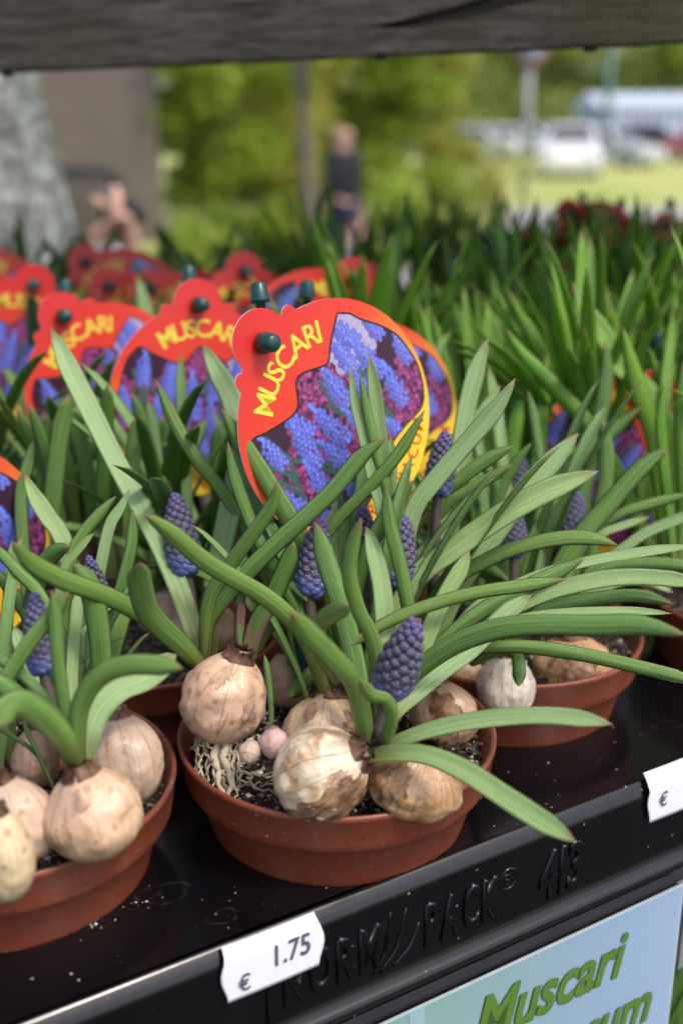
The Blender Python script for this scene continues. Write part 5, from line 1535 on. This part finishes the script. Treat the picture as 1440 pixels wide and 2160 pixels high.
def tag_meshes():
    # outline: disc with a lobe for the hole and two little bumps
    pts = []
    circ = [(0, 0, 1)] + [(0, 1.0, .27)] + [(s * math.sin(math.radians(20)), math.cos(math.radians(20)), .075) for s in (-1, 1)]
    for k in range(220):
        a = 2 * math.pi * k / 220; d = (math.cos(a), math.sin(a)); best = 0
        for cx, cy, r in circ:
            b = d[0] * cx + d[1] * cy; disc = b * b - (cx * cx + cy * cy - r * r)
            if disc >= 0: best = max(best, b + math.sqrt(disc))
        pts.append((d[0] * best * TR, d[1] * best * TR))
    g = NT('tag_card_print'); y = g.n('SeparateXYZ', {0: g.coord()}).outputs[1]
    c = g.ramp(g.n('MapRange', {0: y, 1: -TR, 2: TR * 1.25}).outputs[0], [(0, (.88, .66, .04)), (.20, (.86, .50, .03)), (.40, (.78, .20, .03)), (.62, (.66, .045, .02)), (1, (.56, .014, .016))])
    cm = g.bsdf(c, .38, None, .5)
    wm = plain('white_card', (.78, .77, .75), .5, .4, .05)
    V, F = ngon_prism(pts, -.0005, 0)
    card = mesh('card', V, F, [cm, wm], False, [0] + [1] * (len(F) - 1))
    # flat print: grape hyacinths before pink heather, as colours on a fine flat grid
    N = 210; ext = 1.0
    rs = np.random.RandomState(3)
    img = np.zeros((N, N, 3)); img[:] = (.035, .008, .03)
    yy, xx = np.mgrid[0:N, 0:N]; X = (xx / (N - 1) * 2 - 1) * ext; Y = (yy / (N - 1) * 2 - 1) * ext
    def stamp(x, y, r, cin, cout):
        m = ((X - x) ** 2 + (Y - y) ** 2) / r ** 2
        k = m < 1
        w = np.clip(1 - m[k], 0, 1)[:, None] ** .6
        img[k] = np.array(cin) * w + np.array(cout) * (1 - w)
    for _ in range(3000):
        x, y = rs.uniform(-1, 1, 2)
        if math.sin(x * 5 + 1) + math.sin(y * 6 - x * 3) < -.9: continue
        q = rs.uniform(.2, .9); stamp(x, y, rs.uniform(.018, .034), (.55 * q, .10 * q, .36 * q), (.16 * q, .012, .10 * q))
    for _ in range(120):
        x, y = rs.uniform(.35, .75), rs.uniform(.1, .6)
        stamp(x, y, rs.uniform(.03, .07), (.42, .36, .55), (.30, .24, .45))
    for _ in range(26):
        x, y = rs.uniform(-.8, .8), rs.uniform(-.65, .2); a = rs.uniform(.9, 2.2)
        for t in np.linspace(0, .3, 16): stamp(x + math.cos(a) * t, y + math.sin(a) * t, .022, (.05, .13, .10), (.015, .05, .05))
    sp = [(-.25, .30, .40), (.42, .30, .46), (.62, .42, .40), (-.62, .34, .36), (.82, .22, .36), (.16, .18, .46), (-.42, .10, .50), (.60, .05, .48), (-.78, -.02, .42), (-.08, .0, .50), (.36, -.08, .48), (.86, -.16, .36), (-.55, -.22, .46), (-.22, -.24, .48), (.14, -.26, .46), (.55, -.32, .44), (-.72, -.46, .30), (-.38, -.52, .32), (.02, -.55, .30), (.34, -.54, .30)]
    for (x, y, L) in sp:
        a = math.radians(90 + rs.uniform(-14, 14)); dx, dy = math.cos(a), math.sin(a)
        y0 = y - L * .35; w = L * .29
        for t in np.linspace(0, 1, 14):
            r_ = w * (.8 + .2 * math.sin(t * 4) if t < .35 else (1 - ((t - .35) / .68) ** 1.5)) * .62 + .008
            n = max(1, int(r_ / .021))
            for k in range(n):
                o = (k + .5 + .5 * (int(round(t * 11)) % 2) - n / 2) / (n / 2 + .01) * r_ if n > 1 else 0
                if abs(o) > r_ * 1.15: continue
                sh = .6 + .4 * (1 - abs(o) / (r_ + .01)) - .12 * (o > 0)
                px_, py_ = x + dx * L * t - dy * o + rs.uniform(-.007, .007), y0 + dy * L * t + dx * o + rs.uniform(-.007, .007)
                stamp(px_, py_, rs.uniform(.022, .029), (.17 * sh + .05 * (1 - t), .25 * sh, .88 * sh), (.02, .03, .24))
    poly = np.array(POLY)
    poly2 = [(p.x, p.y) for p in catmull([(*q, 0) for q in POLY + POLY[:1]], 120)][:-1]
    pa = np.array(poly2)
    inside = np.zeros((N, N), bool); j = len(pa) - 1
    for i in range(len(pa)):
        xi, yi, xj, yj = *pa[i], *pa[j]
        cond = ((yi > Y) != (yj > Y)) & (X < (xj - xi) * (Y - yi) / (yj - yi + 1e-12) + xi)
        inside ^= cond; j = i
    idx = -np.ones((N, N), int); V, F, C = [], [], []
    for a in range(N - 1):
        for b in range(N - 1):
            if inside[a, b] and inside[a + 1, b] and inside[a, b + 1] and inside[a + 1, b + 1]:
                f = []
                for (p, q) in ((a, b), (a, b + 1), (a + 1, b + 1), (a + 1, b)):
                    if idx[p, q] < 0:
                        idx[p, q] = len(V); V.append((X[p, q] * TR, Y[p, q] * TR, .00012)); C.append((*img[p, q], 1))
                    f.append(int(idx[p, q]))
                F.append(tuple(f))
    g = NT('flower_picture_print'); pm = g.bsdf(g.attr('print').outputs['Color'], .35, None, .5)
    pic = mesh('picture', V, F, pm, False)
    at_ = pic.attributes.new('print', 'FLOAT_COLOR', 'POINT'); at_.data.foreach_set('color', np.array(C, dtype=np.float32).ravel())
    P = [Vector((x * TR, y * TR, .00018)) for x, y in poly2]
    V, F = [], []
    n = len(P)
    for i in range(n):
        t = (P[(i + 1) % n] - P[i - 1]).normalized(); nn = Vector((-t.y, t.x, 0)); V += [P[i] - nn * .0004, P[i] + nn * .0004]
    F = [(2 * i, 2 * ((i + 1) % n), 2 * ((i + 1) % n) + 1, 2 * i + 1) for i in range(n)]
    outl = mesh('picture_outline', V, F, plain('black_ink', (.01, .008, .012), .4), False)
    def arc_text(s, rad, height, a0, a1, inward, mat, name):
        ws = []; geos = []
        for ch in s:
            V, F = text_geo(ch, height * TR * 1.38, 0, 0, .94, 0, .012); x0 = min(v.x for v in V); x1 = max(v.x for v in V)
            # thicken strokes a little with a second offset copy kept in the same plane height order
            geos.append((V, F, x0, x1)); ws.append(x1 - x0)
        tot = sum(ws); gap = ((a1 - a0) * rad * TR - tot) / max(1, len(s) - 1)
        pos = 0; mb = MB()
        for (V, F, x0, x1), w in zip(geos, ws):
            mid = pos + w / 2; pos += w + gap
            a = (a0 + a1) / 2 + (1 if inward else -1) * (mid - (tot + gap * (len(s) - 1)) / 2) / (rad * TR)
            R_ = Matrix.Rotation(a - math.pi / 2 + (math.pi if inward else 0), 3, 'Z')
            c = Vector((math.cos(a), math.sin(a), 0)) * rad * TR
            mb.add([c + R_ @ Vector((v.x - (x0 + x1) / 2, v.y, 0)) + Vector((0, 0, .0001)) for v in V], F)
        return mesh(name, mb.V, mb.F, mat, False)
    top = arc_text('MUSCARI', .67, .19, math.radians(90 - 35), math.radians(90 + 35), False, plain('yellow_ink', (.82, .66, .06), .4), 'lettering')
    bot = arc_text('ARMENIACUM', .93, .125, math.radians(-90 - 38), math.radians(-90 + 38), True, plain('red_ink', (.70, .07, .02), .4), 'lettering')
    # clip pin through the lobe
    V, F = lathe([(0, .0095), (.0026, .0094), (.0034, .0085), (.0044, .0032), (.0044, .0018), (.0028, .0015), (.0030, -.004), (0, -.004)], 20)
    pin = mesh('clip_pin', [Vector((x, y + TR, z)) for x, y, z in V], F, M['stake'])
    return card, pic, outl, top, bot, pin


TAGM = tag_meshes()
HEAD = mesh('stake_head', *lathe([(0, -.004), (.0021, -.004), (.0021, .003), (.0042, .0034), (.0043, .0042), (.0033, .0108), (.0029, .0115), (0, .0116)], 16), M['stake'])


def picture_tag(px, py, d, roll, yaw, lean, label, head=None, foot=None, stake=True):
    c = at(px, py, d)
    X, Y, Z = Vector((1, 0, 0)), Vector((0, 0, 1)), Vector((0, -1, 0))
    B = Matrix((X, Y, Z)).transposed()
    R_ = Matrix.Rotation(math.radians(yaw), 3, 'Z') @ Matrix.Rotation(math.radians(-lean), 3, 'X') @ B @ Matrix.Rotation(math.radians(roll), 3, 'Z')
    Mx = Matrix.Translation(c) @ R_.to_4x4()
    nm = R_ @ Vector((0, 0, 1)); lobe = c + R_ @ Vector((0, TR, 0))
    h = at(*head) if head else lobe + Vector((0, 0, .022)) - nm * .004
    h = h
    f = at(*foot) if foot else Vector((lobe.x, lobe.y, RIM - .02)) - nm * .004
    root = empty('plant_tag', f, label, 'plant tag', 'picture tags of grape hyacinths')
    for me, nme in zip(TAGM, ('card', 'picture', 'picture_outline', 'lettering', 'lettering', 'clip_pin')):
        link(nme, me, root, Matrix.Translation(-f) @ Mx)
    ax = (h - f).normalized()
    V, F = tube([f, f.lerp(h, .5), h], [.0040, .0032, .0020], 4)
    link('stake', mesh('stake', rel(V, root), F, M['stake'], False), root)
    link('stake_head', HEAD, root, Matrix.Translation(h - f) @ ax.to_track_quat('Z', 'Y').to_matrix().to_4x4())
    return root


picture_tag(716, 886, .474, 44, 38, 8, 'large sharp round MUSCARI tag tilted left, in the middle of the centre pot', (551, 655, .478), (640, 1425, .482))
picture_tag(426, 846, .600, -3, 28, 8, 'round MUSCARI tag just behind and left of the large sharp one', (399, 607, .608), (408, 1150, .62))
picture_tag(236, 824, .655, 28, 30, 8, 'round MUSCARI tag between the lichen trunk and the upright one, half hid by leaves', (139, 632, .665), (150, 1060, .68))
picture_tag(34, 755, .76, -18, 8, 5, 'pale blurred MUSCARI tag against the foot of the lichen trunk', (80, 585, .77), (60, 930, .78))
picture_tag(-128, 1166, .50, 30, 34, 8, 'tag cut by the left edge above the front left pot', None, None)
picture_tag(268, 662, .90, 35, 20, 8, 'dark red tag highest of the cluster below the raised hands', (188, 572, .91), (230, 800, .92))
picture_tag(325, 712, .86, 38, 18, 8, 'dark red tag in the middle of the cluster below the raised hands', (338, 590, .93), (300, 820, .88))
picture_tag(415, 715, .84, 40, 18, 8, 'dark red tag on the near side of the dark cluster, left of the upright stake', (445, 610, .85), (430, 830, .86))
picture_tag(520, 730, .78, -2, 20, 8, 'red tag seen between the upright tag and the large sharp one', (480, 585, .79), (500, 900, .80))
picture_tag(668, 732, .74, -30, 10, 8, 'orange red tag showing over the top edge of the large sharp tag', (728, 605, .75), (700, 900, .76))
picture_tag(750, 735, .84, -10, 10, 8, 'red tag behind, beside the double stake heads', (714, 583, .85), (720, 880, .86))
picture_tag(786, 884, .585, 40, 26, 8, 'orange edged tag peeping out right behind the large sharp tag', None, None)
picture_tag(1282, 985, .638, -38, 20, 8, 'red tag half buried in the bright leaves at the right', None, None)
picture_tag(1262, 540, 1.06, 38, 20, 10, 'dark red tag over the far right leaves, left one of the pair', (1228, 432, 1.07), (1240, 640, 1.08))
picture_tag(1300, 585, 1.02, 5, 15, 10, 'dark red tag over the far right leaves, right one of the pair', (1308, 446, 1.03), (1300, 660, 1.04))
picture_tag(1435, 590, 1.04, 20, 20, 10, 'dark red tag at the right edge over the far leaves', (1412, 446, 1.05), (1410, 660, 1.06))
picture_tag(1140, 625, 1.05, 20, 20, 10, 'small tip of a dark red tag just above the leaves below the grass', (1124, 490, 1.06), (1120, 660, 1.07))
picture_tag(-25, 665, .86, 10, 15, 8, 'red tag on the left edge behind the pale blurred one', None, None)

# ---------------------------------------------------------------- price labels and sign
def price_label(s0, s1, htop, hbot, euro, price, label, seed=0):
    root = empty('price_label', edge((s0 + s1) / 2, 0, hbot), label, 'price label', 'price labels on the tray lip')
    paper = plain('white_label_paper', (.80, .80, .84), .55, .4, .04, 60)
    N = 40; V, F = [], []
    W = s1 - s0; Hh = htop - hbot
    def surf(a, h):     # a along 0..W, h height; wraps over the lip
        off = -.0041 - .0003 * math.sin(a / W * 3.1)
        if h > -.001:
            k = h + .001; return edge(s0 + a, off + k * 1.0, -.001 + k * .95)
        return edge(s0 + a, off, h)
    rows = [hbot + Hh * k / 14 for k in range(15)]
    def side(t): return .0011 * math.cos(t * 2 * math.pi * 1.0) - .0008
    for i, h in enumerate(rows):
        t = i / 14
        l, r_ = side(t) , W - side(1 - t)
        for k in range(N + 1): V.append(surf(l + (r_ - l) * k / N, h))
    for i in range(14):
        for k in range(N): F.append((i * (N + 1) + k, i * (N + 1) + k + 1, (i + 1) * (N + 1) + k + 1, (i + 1) * (N + 1) + k))
    me = mesh('paper', rel(V, root), F, paper)
    bm = bmesh.new(); bm.from_mesh(me); bmesh.ops.solidify(bm, geom=bm.faces[:], thickness=.0001); bm.to_mesh(me); bm.free()
    link('paper', me, root)
    ink = plain('grey_violet_ink', (.10, .10, .17), .6, .3, .3, 500)
    B = Matrix((EX, Vector((0, 0, 1)), -EN)).transposed().to_4x4()
    def put(ch, a, h, size, xs):
        Vt, Ft = text_geo(ch, size, 0, 0, xs, 0, .012)
        link('lettering', mesh('lettering', Vt, Ft, ink, False), root, Matrix.Translation(edge(s0 + a, -.0047, h) - wloc(root)) @ B)
    put('\u20ac', *euro)
    for q in price: put(*q)


price_label(.0612, .0975, .0026, -.0180, (.0042, -.0150, .0092, .80), [('1.75', .0165, -.0102, .0124, .76)], 'white price label reading 1.75 euro stuck over the front lip of the tray')
price_label(.2585, .294, .0050, -.0165, (.0045, -.0100, .0095, .80), [('1.75', .0175, -.007, .0134, .76)], 'white price label cut by the right edge, only its euro sign showing')


def sign():
    sA, sB, hT, hB = .0, .2800, -.0520, -.21
    n0 = -.0085
    root = empty('plant_sign', edge(.2, n0, hB), 'pale blue and green plant name sign in a clear sleeve under the tray', 'sign')
    g = NT('sign_print'); co = g.coord(); x = g.n('SeparateXYZ', {0: co}).outputs[0]
    c = g.ramp(g.n('MapRange', {0: x, 1: .06, 2: .28}).outputs[0], [(0, (.36, .53, .47)), (.42, (.34, .52, .46)), (.66, (.38, .52, .61)), (.85, (.41, .54, .73)), (1, (.46, .58, .77))])
    c = g.mix(g.mth('MULTIPLY', g.noise(co, 400., 3), .12), c, (.5, .6, .66))
    pm = g.bsdf(c, .45, None, .4)
    B = Matrix((EX, Vector((0, 0, 1)), -EN)).transposed().to_4x4()
    Mx = Matrix.Translation(edge(0, n0, 0) - wloc(root)) @ B
    def quad(name, x0, x1, y0, y1, z0, z1, mat):
        mb = MB().box((x0, y0, z0), (x1, y1, z1)); return link(name, mesh(name, mb.V, mb.F, mat, False), root, Mx)
    wp = plain('white_paper_edge', (.82, .84, .86), .5)
    quad('paper', sA - .1, sB, hB, hT, -.0004, 0, wp)
    quad('print', sA - .1, sB - .0012, hB, hT - .0012, .0001, .0002, pm)
    quad('light_blue_band', .1335, .1405, hB, hT - .0013, .0003, .0004, plain('pale_blue_ink', (.50, .68, .76), .45))
    quad('green_panel', .02, .1333, hB, -.0600, .0003, .0004, plain('green_ink', (.20, .40, .07), .45))
    grn = plain('leaf_green_ink', (.15, .30, .035), .45); drk = plain('dark_green_ink', (.02, .035, .015), .45)
    for s, x, y, size, xs in (('Muscari', .1640, -.0850, .0325, .78), ('armeniacum', .1400, -.1190, .0325, .78)):
        Vt, Ft = text_geo(s, size, 0, 0, xs, .28, .02)
        # heavier strokes: several nudged copies, each a hair in front of the last
        for mat, z, offs in ((drk, .0005, ((.0006, -.0005), (-.0003, .0001))), (grn, .0007, ((0, 0), (.0003, .0003)))):
            mb = MB()
            for q, (ox, oy) in enumerate(offs): mb.add([v + Vector((ox, oy, q * .00004)) for v in Vt], Ft)
            link('lettering', mesh('lettering', mb.V, mb.F, mat, False), root, Mx @ Matrix.Translation((x, y, z)))
    g = NT('clear_plastic'); tr = g.n('BsdfTransparent', {'Color': (.93, .95, .96, 1)}); gl = g.n('BsdfGlossy', {'Color': (1, 1, 1, 1), 'Roughness': .12})
    fr = g.n('Fresnel', {'IOR': 1.4}); mx = g.n('MixShader', {0: g.mth('MULTIPLY_ADD', fr.outputs[0], .09, .0), 1: tr.outputs[0], 2: gl.outputs[0]})
    g.t.links.new(mx.outputs[0], g.out.inputs[0])
    quad('clear_sleeve', sA - .11, sB + .0075, hB - .01, hT + .0050, .0022, .0026, g.m)
    quad('sleeve_back', sA - .11, sB + .0075, hB - .01, hT + .0050, -.0016, -.0012, g.m)
    quad('sleeve_edge', sA - .11, sB + .0075, hT + .0051, hT + .0066, -.0016, .0026, plain('cloudy_plastic_edge', (.022, .022, .028), .35))


sign()

# plants of the lower tier, showing past the sign
r = random.Random(5)
for k, (s, n) in enumerate(((.33, .06), (.20, .10))):
    c = edge(s, n, 0)
    root = empty('potted_bulb_plant', (c.x, c.y, T - .50), ('green leafy pot on the lower tier past the corner of the sign', 'green leafy pot on the lower tier hidden behind the sign')[k], 'potted plant', 'pots on the lower tier')
    link('pot', POT_ME, root, Matrix.Translation((0, 0, .08)))
    V, F = soil_geo(60 + k, False); link('soil', mesh('soil', V, F, M['soil']), root, Matrix.Translation((0, 0, .08)))
    for q in range(24):
        sc_ = r.uniform(1.4, 1.85)
        link('leaf', r.choice(UP_LEAF), root, Matrix.Translation((r.uniform(-.02, .02), r.uniform(-.02, .02), .075)) @ Matrix.Rotation(r.uniform(0, 6.28), 4, 'Z') @ Matrix.Rotation(r.uniform(0, .2), 4, 'Y') @ Matrix.Diagonal((sc_, sc_, sc_, 1)))
